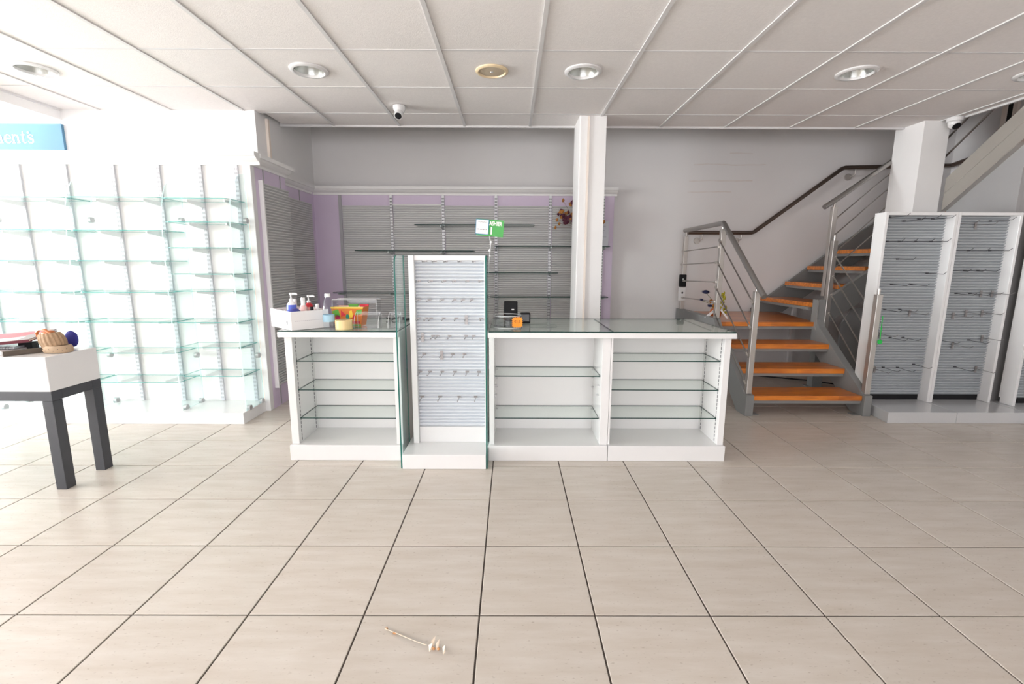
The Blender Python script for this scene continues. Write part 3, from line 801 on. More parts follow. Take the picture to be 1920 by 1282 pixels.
pump_bottle(.055, .115, .205, .027, 'pump_white', 'blue_label', 'tall white pump bottle with blue label in the cardboard box', lb_z=(.45, .75))
pump_bottle(.165, .13, .185, .025, 'red_bottle', 'pink_cap', 'red pump bottle standing in the cardboard box')
def plain_bottle(u, v, h, r, body, cap, lb, nm='lotion_bottle'):
    x, y, z = inbox(u, v)
    t = thing(nm, lb, 'bottle', (x, y, z), 'toiletries in the cardboard box')
    MB().lathe([(r*.9, z), (r, z+.006), (r*.95, z+h*.6), (r*.6, z+h*.74)], 18, (x, y, 0)).build('body', body, t, True)
    MB().lathe([(r*.5, z+h*.74), (r*.46, z+h*.98), (r*.40, z+h)], 16, (x, y, 0)).build('cap', cap, t, True)
plain_bottle(.105, .07, .178, .026, 'pink_lotion', 'pump_white', 'pale pink lotion bottle with tall white cap in the cardboard box')
plain_bottle(.09, .15, .165, .022, 'pump_white', 'pump_white', 'plain white bottle behind the pale pink one in the box')
plain_bottle(.185, .06, .135, .022, 'mauve', 'pump_white', 'small mauve bottle with short white cap in the box')
plain_bottle(.185, .20, .115, .026, 'pink_lotion', 'pink_cap', 'pink bottle with rounded pink cap at the far box corner')
plain_bottle(.028, .20, .10, .024, 'black_plastic', 'black_plastic', 'short black jar at the back left inside the box', 'cosmetic_jar')
x, y, z = inbox(.043, .044)
MBq = MB(); MBq.T = Matrix.Translation((x, y, z+.088)) @ Matrix.Rotation(.5, 4, 'Z')
MBq.lathe([(.034, -.085), (.036, -.02), (.034, .012), (.018, .028), (.002, .032)], 18)
place(MBq.build('cosmetic_tub', 'blue_cap', None, True, label='dark blue round tub at the front corner of the cardboard box', cat='tub', group='toiletries in the cardboard box'), (x, y, z))
x, y, z = inbox(.14, .035)
q = MB().lathe([(.014, z), (.015, z+.085), (.010, z+.095), (.010, z+.122)], 14, (x, y, 0))
place(q.build('polish_bottle', 'black_plastic', None, True, label='slim black bottle beside the pale pink one in the box', cat='bottle', group='toiletries in the cardboard box'), (x, y, z))

mat('label_blue', rgb(168, 206, 226), .4); mat('cap_white', (.86, .87, .88), .35)
bxx, byy = -1.085, 2.765
t = thing('water_bottle', 'clear plastic water bottle with blue label on the counter', 'bottle', (bxx, byy, ZT))
MB().lathe([(.020, ZT+.001), (.030, ZT+.004), (.033, ZT+.02), (.031, ZT+.03), (.033, ZT+.04), (.031, ZT+.085), (.033, ZT+.10), (.0335, ZT+.118), (.029, ZT+.145), (.018, ZT+.172), (.0135, ZT+.182), (.0135, ZT+.192)], 24, (bxx, byy, 0), cap=False).build('body', 'bottle_plastic', t, True)
MB().lathe([(.0338, ZT+.042), (.0338, ZT+.083)], 24, (bxx, byy, 0), cap=False).build('label_band', 'label_blue', t, True)
MB().lathe([(.016, ZT+.187), (.016, ZT+.205), (.014, ZT+.207)], 20, (bxx, byy, 0)).build('cap', 'cap_white', t, True)

# colourful cardboard tub (generic coloured shapes in place of its printed characters)
mat('tub_orange', rgb(214, 120, 45), .5, var=.1); mat('tub_green', rgb(96, 170, 60), .5); mat('tub_red', rgb(205, 40, 60), .5); mat('tub_yellow', rgb(236, 200, 60), .5); mat('tub_magenta', rgb(196, 30, 100), .5); mat('tub_teal', rgb(30, 130, 110), .5); mat('tub_inside', rgb(235, 215, 190), .7)
cx, cy = -1.0, 2.90
t = thing('snack_tub', 'colourful flared cardboard snack tub behind the tape roll', 'tub', (cx, cy, ZT))
def tub(b0, b1, d0, d1, h):
    return [(cx-b0, cy-d0, ZT), (cx+b0, cy-d0, ZT), (cx+b0, cy+d0, ZT), (cx-b0, cy+d0, ZT), (cx-b1, cy-d1, ZT+h), (cx+b1, cy-d1, ZT+h), (cx+b1, cy+d1, ZT+h), (cx-b1, cy+d1, ZT+h)]
MB().add(tub(.078, .098, .05, .062, .12), [(0, 3, 2, 1), (0, 1, 5, 4), (1, 2, 6, 5), (2, 3, 7, 6), (3, 0, 4, 7)]).build('wall', 'tub_orange', t)
MB().add(tub(.075, .095, .047, .059, .119), [(1, 2, 3, 0)[::-1], (4, 5, 1, 0), (5, 6, 2, 1), (6, 7, 3, 2), (7, 4, 0, 3)]).build('lining', 'tub_inside', t)
def onface(u, h):   # a point on the front face (u from -1 to 1, h 0..1)
    return (cx+u*(.078+.02*h), cy-.05-.012*h-.0008, ZT+.12*h)
def patch(us, nm, m):
    MB().add([onface(u, h) for u, h in us], [list(range(len(us)))]).build(nm, m, t)
def pdisc(u, h, r, nm, m, n=10):
    patch([(u+r*math.cos(2*math.pi*i/n), h+r*1.4*.8*math.sin(2*math.pi*i/n)) for i in range(n)], nm, m)
patch([(-.98, .02), (.98, .02), (.98, .12), (-.98, .12)], 'green_band', 'tub_green')
patch([(-.95, .55), (-.5, .45), (-.55, .9), (-.97, .8)], 'green_patch', 'tub_green')
patch([(-.1, .6), (-.45, .5), (-.4, .85)], 'red_patch', 'tub_red')
patch([(.1, .45), (.4, .5), (.3, .85), (.12, .8)], 'yellow_patch', 'tub_yellow')
patch([(.5, .6), (.95, .65), (.95, .9), (.6, .85)], 'green_patch', 'tub_green')
patch([(-.9, .15), (.9, .15), (.9, .28), (-.9, .28)], 'red_band', 'tub_red')
pdisc(-.68, .42, .17, 'magenta_disc', 'tub_magenta'); pdisc(.0, .5, .13, 'teal_disc', 'tub_teal'); pdisc(.45, .48, .12, 'red_disc', 'tub_red')
q = MB()
q.box(cx-.099, cx+.099, cy-.0645, cy-.0615, ZT+.112, ZT+.121); q.build('rim', 'tub_yellow', t)
MB().box(cx-.03, cx+.03, cy+.058, cy+.064, ZT+.112, ZT+.128).build('flap', 'tub_green', t)
MB().box(cx+.04, cx+.097, cy+.058, cy+.064, ZT+.112, ZT+.128).build('flap', 'tub_red', t)

mat('tape_tan', rgb(232, 205, 150), .25, var=.05); mat('tape_core', rgb(205, 180, 140), .7)
tx, ty = -.990, 2.745
t = thing('tape_roll', 'roll of tan packing tape lying on the counter edge', 'tape roll', (tx, ty, ZT))
MB().lathe([(.036, ZT), (.049, ZT), (.049, ZT+.055), (.036, ZT+.055), (.036, ZT)], 32, (tx, ty, 0), cap=False).build('tape', 'tape_tan', t, True)
MB().lathe([(.034, ZT+.001), (.036, ZT+.001), (.036, ZT+.056), (.034, ZT+.056), (.034, ZT+.001)], 32, (tx, ty, 0), cap=False).build('core', 'tape_core', t, True)

t = thing('acrylic_riser', 'clear acrylic riser behind the snack tub and tape', 'riser', (-1.0, 3.02, ZT))
x0, x1, y0, y1, h = -1.14, -.857, 2.975, 3.07, .155
MB().box(x0, x1, y0, y1, ZT+h-.004, ZT+h, 0).build('top_plate', 'acrylic', t)
MB().box(x0, x0+.004, y0, y1, ZT, ZT+h-.004, 0).build('side_plate', 'acrylic', t)
MB().box(x1-.004, x1, y0, y1, ZT, ZT+h-.004, 0).build('side_plate', 'acrylic', t)
MB().box(x0+.004, x1-.004, y0, y0+.003, ZT+h-.055, ZT+h-.004, 0).build('lip', 'acrylic', t)
q = MB(); r_ = .0022
q.tube([(x0, y0, ZT), (x0, y0, ZT+h), (x1, y0, ZT+h), (x1, y0, ZT)], r_, 5); q.tube([(x0, y0, ZT+h-.055), (x1, y0, ZT+h-.055)], r_, 5)
q.tube([(x0, y1, ZT+h), (x1, y1, ZT+h)], r_, 5); q.build('edges', 'edge_acrylic', t)
def leaflet_holder(x0, x1, lb):
    t = thing('leaflet_holder', lb, 'leaflet holder', ((x0+x1)/2, 2.83, ZT), 'clear acrylic leaflet holders')
    ya, yb = 2.76, 2.835
    MB().box(x0, x1, yb, yb+.003, ZT, ZT+.095).build('back_plate', 'acrylic', t)
    MB().box(x0, x1, ya, yb, ZT, ZT+.003).build('base_plate', 'acrylic', t)
    for x in (x0, x1-.003):
        pts = [(yb, ZT+.003)]+[(yb-(yb-ya)*math.cos(a), ZT+.003+.092*math.sin(a)) for a in [math.pi/2*i/8 for i in range(9)]]
        MB().prism(pts, 'x', x, x+.003, 0, 1).build('side_fin', ['acrylic', 'edge_acrylic'], t)
leaflet_holder(-.938, -.79, 'clear acrylic leaflet holder with curved fins right of the tape roll')
leaflet_holder(-.735, -.665, 'narrow clear leaflet holder beside the glass-sided stand')
q = MB(); cyp = [(-.86+.02*i, 3.20+.03*math.sin(i*1.7), ZT+.008+.006*math.cos(i*2.1)) for i in range(9)]
q.tube(cyp, .004, 6); q.tube([(p[0]+.01, p[1]-.03, p[2]) for p in cyp[::-1]], .004, 6); q.box(-.78, -.73, 3.19, 3.22, ZT, ZT+.02)
place(q.build('power_cable', 'black_plastic', None, label='short black cable lying behind the acrylic holders', cat='cable'), (-.78, 3.2, ZT))

# ------------------------------------------------------------------ things on the right counter top
mat('tag_orange', rgb(255, 150, 20), .5, var=.03); mat('ink_brown', rgb(150, 70, 20), .7)
dx, dy = -.022, 2.85
t = thing('acrylic_dish', 'round clear acrylic dish with an orange price tag', 'dish', (dx, dy, ZT))
MB().lathe([(.0, ZT+.002), (.084, ZT+.002), (.087, ZT+.006), (.087, ZT+.075), (.084, ZT+.075), (.084, ZT+.008), (.0, ZT+.007)], 36, (dx, dy, 0), cap=False).build('bowl', 'acrylic', t, True)
MB().lathe([(.0875, ZT+.072), (.0875, ZT+.0765), (.0835, ZT+.0765), (.0835, ZT+.072)], 36, (dx, dy, 0), cap=False).build('rim', 'edge_acrylic', t, True)
MB().lathe([(.0865, ZT+.0005), (.0875, ZT+.006), (.0845, ZT+.006)], 36, (dx, dy, 0), cap=False).build('foot_ring', 'edge_acrylic', t, True)
cxx, czz = .038, ZT+.040
b = MB(); n = 17
pts = []
for i in range(2*n):
    a = math.pi*i/n+.1; sq = 1/max(abs(math.cos(a)), abs(math.sin(a))); r = (.034 if i % 2 == 0 else .0275)*min(sq, 1.22)
    pts.append((cxx+r*math.cos(a), czz+r*math.sin(a)*1.0))
b.T = Matrix.Translation((0, 0, 0))
tg = b.prism(pts, 'y', 2.772, 2.7735).build('price_tag', 'tag_orange', t)
tag(tg, 'orange starburst price tag')
text('price', '€1.5', .020, facing((cxx, 2.7715, czz+.004), (0, -1, 0)), 'ink_brown', tg, extrude=.0003)
mat('screen_grey', (.05, .05, .055), .15)
t = thing('card_terminal', 'black upright device with white label behind the clear dish', 'terminal', (.0, 3.16, ZT))
b = MB(); b.T = Matrix.Translation((-.002, 3.165, ZT+.001)) @ Matrix.Rotation(math.radians(-8), 4, 'X'); b.bbox(-.048, .048, 0, .03, .004, .135, .009); b.build('body', 'black_plastic', t)
b = MB(); b.T = Matrix.Translation((-.002, 3.165, ZT+.001)) @ Matrix.Rotation(math.radians(-8), 4, 'X'); b.box(.006, .024, -.001, .001, .072, .080); b.build('sticker', 'sign_white', t)
MB().bbox(-.045, .041, 3.165, 3.24, ZT, ZT+.012, .003).build('foot', 'black_plastic', t)
t = thing('card_reader', 'small black box-shaped reader right of the clear dish', 'reader', (.096, 3.06, ZT))
MB().bbox(.062, .128, 3.035, 3.08, ZT, ZT+.068, .007).build('body', 'black_plastic', t)
MB().box(.070, .120, 3.0335, 3.0355, ZT+.014, ZT+.058).build('screen', 'screen_grey', t)

# cashier sign on a beaded clear stem
mat('sign_green', rgb(76, 170, 84), .5, var=.03); mat('card_rim', rgb(40, 130, 165), .5); mat('letter_white', (.9, .93, .86), .5); mat('ink_dark', rgb(110, 100, 112), .7)
SX, SY = -.138, 2.93
t = thing('cashier_sign', 'green cashier sign on a beaded clear stem behind the stand', 'sign', (SX, SY, ZT))
MB().lathe([(.035, ZT), (.035, ZT+.005), (.004, ZT+.009)], 20, (SX-.02, SY+.05, 0)).build('foot', 'acrylic', t, True)
stem = [(SX-.02, SY+.05, ZT+.005), (SX-.01, SY+.02, ZT+.25), (SX+.006, SY+.006, 1.25), (SX+.012, SY+.003, 1.30), (SX+.004, SY+.002, 1.365)]
MB().tube(stem, .0026, 6).build('stem', 'edge_acrylic', t, True)
q = MB()
for p, r in (((SX+.014, SY, 1.318), .0085), ((SX+.006, SY+.004, 1.268), .009), ((SX+.008, SY+.004, 1.236), .006)): q.blob(p, (r*.8, r*.8, r), n=2)
q.build('beads', 'cap_white', t, True)
R8 = Matrix.Translation((SX, SY, 1.405)) @ Matrix.Rotation(math.radians(4.5), 4, 'Y')
b = MB(); b.T = R8; b.box(-.072, .092, -.0015, .0015, -.050, .050); gb = b.build('board', 'sign_green', t)
FM = lambda x, z, y=-.002: R8 @ facing((x, y, z), (0, -1, 0))
text('lettering', 'CASHIER', .0345, FM(.033, .026) @ Matrix.Diagonal((.70, 1, 1, 1)), 'letter_white', t, bold=.0010)
text('lettering', '1', .062, FM(.0175, -.019), 'letter_white', t, bold=.0012)
t = thing('white_card', 'white printed card with blue edge clipped over the green sign', 'card', (SX-.04, SY-.01, 1.36))
b = MB(); b.T = R8; b.box(-.080, .002, -.0052, -.0032, -.043, .048); b.build('backing', 'card_rim', t)
b = MB(); b.T = R8; b.box(-.0765, -.002, -.0062, -.0054, -.039, .0445); b.build('sheet', 'sign_white', t)
b = MB(); b.T = R8
for i in range(11): b.box(-.064+i*.0048, -.0612+i*.0048, -.0068, -.0063, .0295+.001*math.sin(i*2), .0325+.0015*math.sin(i*2))
for i in range(13): b.box(-.070+i*.0048, -.0668+i*.0048, -.0068, -.0063, -.0150+.001*math.sin(i*3), -.0115+.002*math.sin(i*1.7))
b.build('print', 'ink_dark', t, kind='stuff')

# ================================================================== STAIRCASE
SL = .748
def nose(y): return .165+SL*(y-3.58)
st = thing('staircase', 'open-riser staircase with orange wooden treads and grey steel stringers', 'staircase', (2.4, 4.3, 0))
FLZ = [.16+.169*i for i in range(9)]
def tread(poly, z, nm='tread'):
    o = MB().prism(poly, 'z', z-.040, z).build(nm, 'orange_wood', st, bevel=.003)
    return o
def angle(x0, x1, y0, y1, z):
    MB().box(x0, x1, y0, y1, z-.066, z-.0405).build('tread_angle', 'steel_grey', st)
XL, XR = 1.927, 2.80
for i in range(3):
    y = 3.58+.226*i; z = FLZ[i]
    tread([(XL, y), (XR, y), (XR, y+.275), (XL, y+.275)], z); angle(XL, XR, y+.012, y+.03, z); angle(XL, XR, y+.22, y+.24, z)
z4 = FLZ[3]
tread([(XL, 4.258), (XR, 4.258), (2.82, 4.30), (3.0, 5.235), (XL, 5.235)], z4, 'landing_tread')
angle(XL, XR, 4.27, 4.29, z4)
FX8 = [2.79, 3.035, 3.265, 3.50]
tread([(2.83, 4.29), (3.10, 4.345), (3.10, 5.20), (2.755, 5.20)], FLZ[4]); angle(2.79, 2.815, 4.36, 5.2, FLZ[4])
for k in (1, 2):
    x = FX8[k]; tread([(x, 4.345), (x+.27, 4.345), (x+.27, 5.20), (x, 5.20)], FLZ[4+k]); angle(x+.012, x+.03, 4.35, 5.2, FLZ[4+k])
tread([(FX8[3], 4.36), (3.62, 4.36), (3.62, 4.68), (4.72, 4.68), (4.72, 5.20), (FX8[3], 5.20)], FLZ[7], 'upper_landing_tread'); angle(FX8[3]+.012, FX8[3]+.03, 4.36, 5.2, FLZ[7])
for k in range(5):
    y = 4.60-.226*k; z = FLZ[8]+.169*k-.0
    tread([(3.945, y), (4.74, y), (4.74, y-.275), (3.945, y-.275)], z)
# stringers of the lower flight
def low_stringer(x0, x1, y_end, z_end, tail):
    p = [(3.555, 0), (3.555, .168)]
    p += [(3.585, .172), (y_end, nose(y_end)+.004)]
    p += tail
    p += [(3.70, .0)]
    MB().prism(p, 'x', x0, x1).build('stringer', 'steel_grey', st, bevel=.002)
low_stringer(1.862, 1.925, 4.20, 0, [(4.26, .700), (5.24, .700), (5.24, .56), (4.235, .56), (4.20, .43)])
low_stringer(2.802, 2.862, 4.20, 0, [(4.30, .80), (4.30, .50), (4.20, .375)])
for x in (1.931, 2.74): MB().box(x, x+.055, 3.575, 3.64, .0005, .006).build('foot_plate', 'steel_grey', st)
for x0, x1 in ((1.8612, 1.862),):
    pass
MB().prism([(4.235, .60), (4.235, .875), (4.305, .875), (4.305, .60)], 'x', 2.79, 2.862).build('corner_bracket', 'steel_grey', st)
MB().box(2.796, 2.801, 4.2315, 4.236, .60, .87).build('bright_edge', 'stainless', st)
# stringers of the second flight
MB().prism([(2.70, .668), (2.70, .70), (3.50, 1.325), (3.98, 1.66), (4.73, 1.66), (4.73, 1.40), (3.98, 1.33), (3.62, 1.08), (3.05, .668)], 'y', 5.21, 5.245).build('stringer', 'steel_grey', st)
MB().prism([(2.862, .60), (2.862, .86), (2.97, .915), (3.61, 1.395), (3.61, 1.12)], 'y', 4.29, 4.338).build('stringer', 'steel_grey', st)
# stringer of the third flight, rising towards the front on the right
def zb(y): return 1.925+.757*(4.384-y)
MB().prism([(4.345, zb(4.345)), (2.9, zb(2.9)), (2.9, zb(2.9)-.28), (4.345, zb(4.345)-.28)], 'x', 3.885, 3.93).build('stringer', 'beam_taupe', st)
MB().prism([(4.345, zb(4.345)-.135), (2.9, zb(2.9)-.135), (2.9, zb(2.9)-.139), (4.345, zb(4.345)-.139)], 'x', 3.8835, 3.885).build('bright_seam', 'stainless', st)
MB().prism([(4.345, zb(4.345)-.286), (2.9, zb(2.9)-.286), (2.9, zb(2.9)-.28), (4.345, zb(4.345)-.28)], 'x', 3.880, 3.93).build('bright_edge', 'stainless', st)
# support leg and closing panel below
sp = MB().box(2.945, 3.04, 4.42, 4.50, 0, .62).build('support_leg', 'steel_grey', st)
MB().box(2.92, 3.065, 4.39, 4.53, .0, .008).build('foot_plate', 'steel_grey', sp)
MB().prism([(3.305, 0), (3.285, .60), (3.375, .765), (3.61, .765), (3.61, 0)], 'y', 4.60, 4.62).build('closing_panel', 'grey_panel', st)
# square posts with round spigots, handrails and rods
def post(x, y, z0, z1, s=.042, pin=.045):
    o = MB().bbox(x-s/2, x+s/2, y-s/2, y+s/2, z0, z1, .003).build('post', 'stainless', st)
    MB().tube([(x, y, z1), (x, y, z1+pin)], .0105, 12).build('spigot', 'stainless', o, True)
    return o
PA = post(1.893, 3.60, .175, .985); PB = post(1.893, 4.27, .70, 1.50); PC = post(1.893, 5.16, .70, 1.485)
PD = post(2.835, 3.60, .175, .965); PE = post(2.885, 4.245, .56, 1.40); PF = post(2.925, 4.36, .90, 1.705)
def rail(pts, r=.021, m='rail_steel'): return MB().tube(pts, r, 16).build('handrail', m, st, True)
rail([(1.893, 3.485, .952), (1.893, 3.60, 1.036), (1.893, 4.26, 1.546), (1.893, 4.275, 1.552), (1.893, 4.29, 1.552), (1.893, 5.20, 1.548)], .022)
rail([(2.825, 4.345, 1.70), (2.925, 4.36, 1.762), (3.66, 4.70, 2.172), (3.85, 4.72, 2.26)], .022)
def rod(a, b, r=.0055, ends=True):
    o = MB().tube([a, b], r, 8).build('rod', 'wire_steel', st, True)
    for p, s_ in ((a, 1), (b, -1)):
        d = (Vector(b)-Vector(a)).normalized()*s_
        if ends: MB().tube([Vector(p)-d*.012, Vector(p)+d*.03], .0105, 10).build('rod_clamp', 'stainless', o, True)
for zz in (.72, .52, .31, .10):
    pass
for dz in (.80, .60, .38, .155):           # left lower flight
    z0 = .17+dz*.88
    rod((1.868, 3.60, .10+dz), (1.868, 4.27, .60+dz))
for dz in (.625, .485, .31, .13):          # along the landing
    rod((1.868, 4.29, .70+dz+.02), (1.868, 5.16 if dz > .4 else 5.085, .70+dz))
for za, zb_ in ((.86, 1.27), (.68, 1.10), (.50, .935), (.33, .77)):   # right lower flight to the middle post
    rod((2.862, 3.60, za-.10), (2.90, 4.245, zb_))
for zc, ze in ((1.60, 2.06), (1.45, 1.92), (1.27, 1.75), (1.12, 1.58)):   # second flight
    rod((2.95, 4.36, zc), (3.66, 4.70, ze), ends=True)
for dz in (.245, .405):                   # third flight
    rod((3.905, 4.46, zb(4.46)+dz), (3.905, 3.1, zb(3.1)+dz), .008, ends=False)
post(3.905, 4.47, zb(4.47)-.05, zb(4.47)+.80); post(3.905, 3.1, zb(3.1)-.05, zb(3.1)+.80)
# dark handrail on the wall
t = thing('wall_handrail', 'dark metal handrail fixed along the back wall above the stairs', 'handrail', (2.7, 5.22, 1.53))
RY = 5.205
MB().tube([(1.93, RY, 1.528), (2.62, RY, 1.528), (2.648, RY, 1.538), (3.53, RY, 2.20), (3.56, RY, 2.21), (4.66, RY, 2.235), (4.685, RY-.02, 2.238), (4.685, 4.7, 2.30), (4.685, 3.9, 2.9)], .021, 14).build('rail', 'rail_dark', t, True)
for x, z in ((2.07, 1.528), (2.50, 1.528), (3.66, 2.21)):
    o = MB().tube([(x+.015, RY, z-.02), (x+.015, RY+.005, z-.07), (x+.01, RY+.06, z-.085)], .006, 8).build('rail_bracket', 'stainless', t, True)
    MB().lathe([(.034, 5.262), (.036, 5.270), (.036, 5.279)], 20, (x-.012, 0, z-.085), axis='y').build('rosette', 'stainless', o, True)

# dispensers hung on the far landing post
def dispenser(z0, z1, m, lb):
    t = thing('hand_dispenser', lb, 'dispenser', (1.868, 5.12, z0), 'dispensers on the stair post')
    MB().bbox(1.832, 1.908, 5.10, 5.132, z0, z1, .008).build('body', m, t)
    MB().blob((1.868, 5.098, (z0+z1)/2+.015), (.010, .006, .012), n=2).build('nozzle', 'bracket_grey' if m == 'black_plastic' else 'black_plastic', t, True)
dispenser(.945, 1.078, 'black_plastic', 'black dispenser fixed to the far stair landing post')
dispenser(.795, .938, 'pump_white', 'white dispenser below the black one on the stair post')

# flower pot on the landing
mat('flower_navy', rgb(28, 32, 70), .7, var=.2, scale=40); mat('plant_yellow', rgb(170, 160, 30), .7, var=.3, scale=60); mat('plant_orange', rgb(196, 120, 40), .7, var=.2); mat('plant_green', rgb(120, 128, 88), .7)
px_, py_ = 1.975, 4.48
t = thing('flower_pot', 'orange pot of navy and yellow flowers on the stair landing', 'flower pot', (px_, py_, .667))
MB().lathe([(.036, .668), (.05, .70), (.053, .74), (.047, .765), (.043, .765)], 20, (px_, py_, 0)).build('pot', 'orange_pot', t, True)
b = MB(); b.T = Matrix.Translation((px_-.075, py_-.04, .715)) @ Matrix.Rotation(math.radians(-42), 4, 'Y'); b.box(-.05, .05, -.001, .001, -.012, .012); b.build('card_strip', 'card_white', t)
b = MB(); b.T = Matrix.Translation((px_+.062, py_-.05, .72)) @ Matrix.Rotation(math.radians(50), 4, 'Y'); b.box(-.055, .055, -.001, .001, -.008, .008); b.build('card_strip', 'card_white', t)
def flower(c, r, stem_from):
    b = MB(); 
    for j in range(14):
        a = 2*math.pi*j/14
        for rr, zz in ((r, .01), (r*.75, .022)):
            q = Vector((c[0]+rr*math.cos(a+zz*20), c[1]+rr*math.sin(a+zz*20), c[2]+zz))
            d1 = Vector((-math.sin(a), math.cos(a), 0))*r*.16
            m_ = Vector(c)*.35+q*.65
            b.add([Vector(c), m_+d1, q, m_-d1], [(0, 1, 2, 3)])
    b.blob((c[0], c[1], c[2]+.008), (r*.62, r*.62, r*.34), n=2, jit=.12)
    b.build('flower_head', 'flower_navy', t)
    MB().tube([stem_from, ((stem_from[0]+c[0])/2+.01, (stem_from[1]+c[1])/2, (stem_from[2]+c[2])/2+.02), c], .0025, 5).build('stem', 'plant_green', t)
top = (px_, py_, .75)
flower((px_-.115, py_-.02, .92), .052, top); flower((px_-.155, py_-.03, .845), .024, top); flower((px_-.08, py_-.05, .79), .036, top)
b = MB(); r5 = random.Random(5)
for i in range(40):
    h = r5.random(); a = r5.uniform(0, 6.28); rr = .045*(1-h*.75)
    b.blob((px_+.07+rr*math.cos(a), py_+.03+rr*math.sin(a), .73+.19*h), (.008, .008, .014), n=1, jit=.4)
b.build('yellow_foliage', 'plant_yellow', t, kind='stuff')
b = MB()
for i in range(14): b.blob((px_-.03+r5.uniform(-.03, .05), py_+r5.uniform(-.03, .03), .775+r5.uniform(0, .07)), (.014, .012, .012), n=1, jit=.4)
b.build('orange_foliage', 'plant_orange', t, kind='stuff')
mat('tag_green', rgb(20, 190, 70), .4)
t = thing('green_tag', 'bright green tag hanging from the right stair post', 'tag', (2.87, 3.572, .60))
MB().tube([(2.87, 3.576, .80), (2.872, 3.574, .62)], .003, 5).build('cord', 'tag_green', t)
MB().lathe([(.016, 3.567), (.018, 3.570), (.018, 3.576), (.016, 3.578)], 14, (2.872, 0, .60), axis='y').build('disc', 'tag_green', t, True)
q = MB(); q.tube([(2.55, 4.9, .012), (2.9, 4.75, .012), (3.1, 4.66, .012), (3.26, 4.5, .012)], .007, 6)
place(q.build('floor_cable', 'black_plastic', None, True, label='black cable on the floor beneath the stairs', cat='cable'), (2.9, 4.7, .005))

# ================================================================== RIGHT SLATTED BAYS
def bay(x0, x1, yf, lb, top=1.587, bx0=None, bx1=None, chamfer=False, dark_gap=True):
    t = thing('slat_display_bay', lb, 'display bay', ((x0+x1)/2, yf+.1, 0), 'white slatted display bays on the right')
    bx0 = x0-.0 if bx0 is None else bx0; bx1 = x1 if bx1 is None else bx1
    pl = [(bx0, yf-.26), (bx1-.001, yf-.26), (bx1-.001, yf+.16), (bx0+.02, yf+.16)] if not chamfer else [(bx0, yf-.26), (bx1-.001, yf-.26), (bx1-.001, yf+.16), (bx0+.03, yf+.16), (bx0+.03, yf-.05)]
    MB().prism(pl, 'z', 0, .086).build('plinth', 'grey_gloss', t, bevel=.003)
    d = .10
    MB().bbox(x0, x0+.022, yf, yf+d, .087, top, .002).build('side_panel', 'white_laminate', t)
    MB().bbox(x1-.022, x1, yf, yf+d, .087, top, .002).build('side_panel', 'white_laminate', t)
    MB().bbox(x0+.022, x1-.022, yf, yf+d, top-.022, top, .002).build('top_panel', 'white_laminate', t)
    slats((x0+.022, yf+d-.012, 0), (1, 0, 0), (0, -1, 0), x1-x0-.044, .132, top-.022, .0222, .015).build('slat_board', 'slat_pale', t, kind='stuff')
    MB().box(x0, x1, yf+d, yf+d+.012, .133, top).build('back_board', 'white_laminate', t)
    MB().box(x0+.023, x1-.023, yf+d-.012, yf+d, .087, .131).build('gap_shade', 'black_plastic', t)  # black strip painted in for the dark gap under the slats
    return t
bay(2.855, 3.408, 3.655, 'left white slatted display bay beside the stairs', bx0=2.87, bx1=3.395, chamfer=True)
bay(3.410, 3.905, 3.655, 'middle white slatted display bay right of the column', bx0=3.395, bx1=3.925)
bay(3.985, 4.52, 3.56, 'white slatted display bay cut by the right edge', bx0=3.926, bx1=4.60)
B1 = [(2.938, 1.553), (3.054, 1.525), (3.168, 1.542), (3.277, 1.542), (2.942, 1.37), (3.039, 1.37), (3.165, 1.371), (3.286, 1.371), (3.045, 1.234), (3.294, 1.126), (3.026, 1.037), (3.18, 1.037),
      (2.998, .836), (3.119, .837), (3.203, .815), (2.99, .641), (3.073, .61), (3.177, .611), (2.981, .352), (3.05, .362), (3.168, .362), (3.296, .389)]
B2 = [(3.458, 1.506), (3.618, 1.499), (3.726, 1.528), (3.466, 1.302), (3.592, 1.302), (3.761, 1.303), (3.478, 1.148), (3.588, 1.148), (3.694, 1.149), (3.55, .967), (3.661, .967), (3.75, .972), (3.84, .972),
      (3.556, .795), (3.656, .817), (3.785, .817), (3.485, .59), (3.59, .555), (3.715, .591), (3.82, .613), (3.638, .368), (3.812, .355)]
PL1 = {14, 15, 18}; PL2 = {0, 1, 11, 12, 13, 14, 15, 17, 19, 21}
def rows(lst):
    out = []; 
    for i, (x, z) in enumerate(lst):
        if out and abs(out[-1][-1][2]-z) < .06: out[-1].append((i, x, z))
        else: out.append([(i, x, z)])
    return out
for lst, PLs, nm in ((B1, PL1, 'left'), (B2, PL2, 'middle')):
    for r, row in enumerate(rows(lst)):
        row.sort(key=lambda q: q[1])
        for c, (i, x, z) in enumerate(row):
            pl = i in PLs
            hook(x, 3.7255, z, .17 if z < 1.5 else .19, pl, '%s on the %s slatted bay, %s row, %s from its left' % ('plated prong hook' if pl else 'long wire hook', nm, ORD[r], ORD[c]),
                 'long hooks on the %s slatted bay' % nm, 'hook_dark' if not pl else 'hook_metal', tip=.016)
hook(4.055, 3.6305, .64, .15, True, 'plated prong hook on the bay cut by the right edge', 'long hooks on the right edge bay', 'hook_dark')

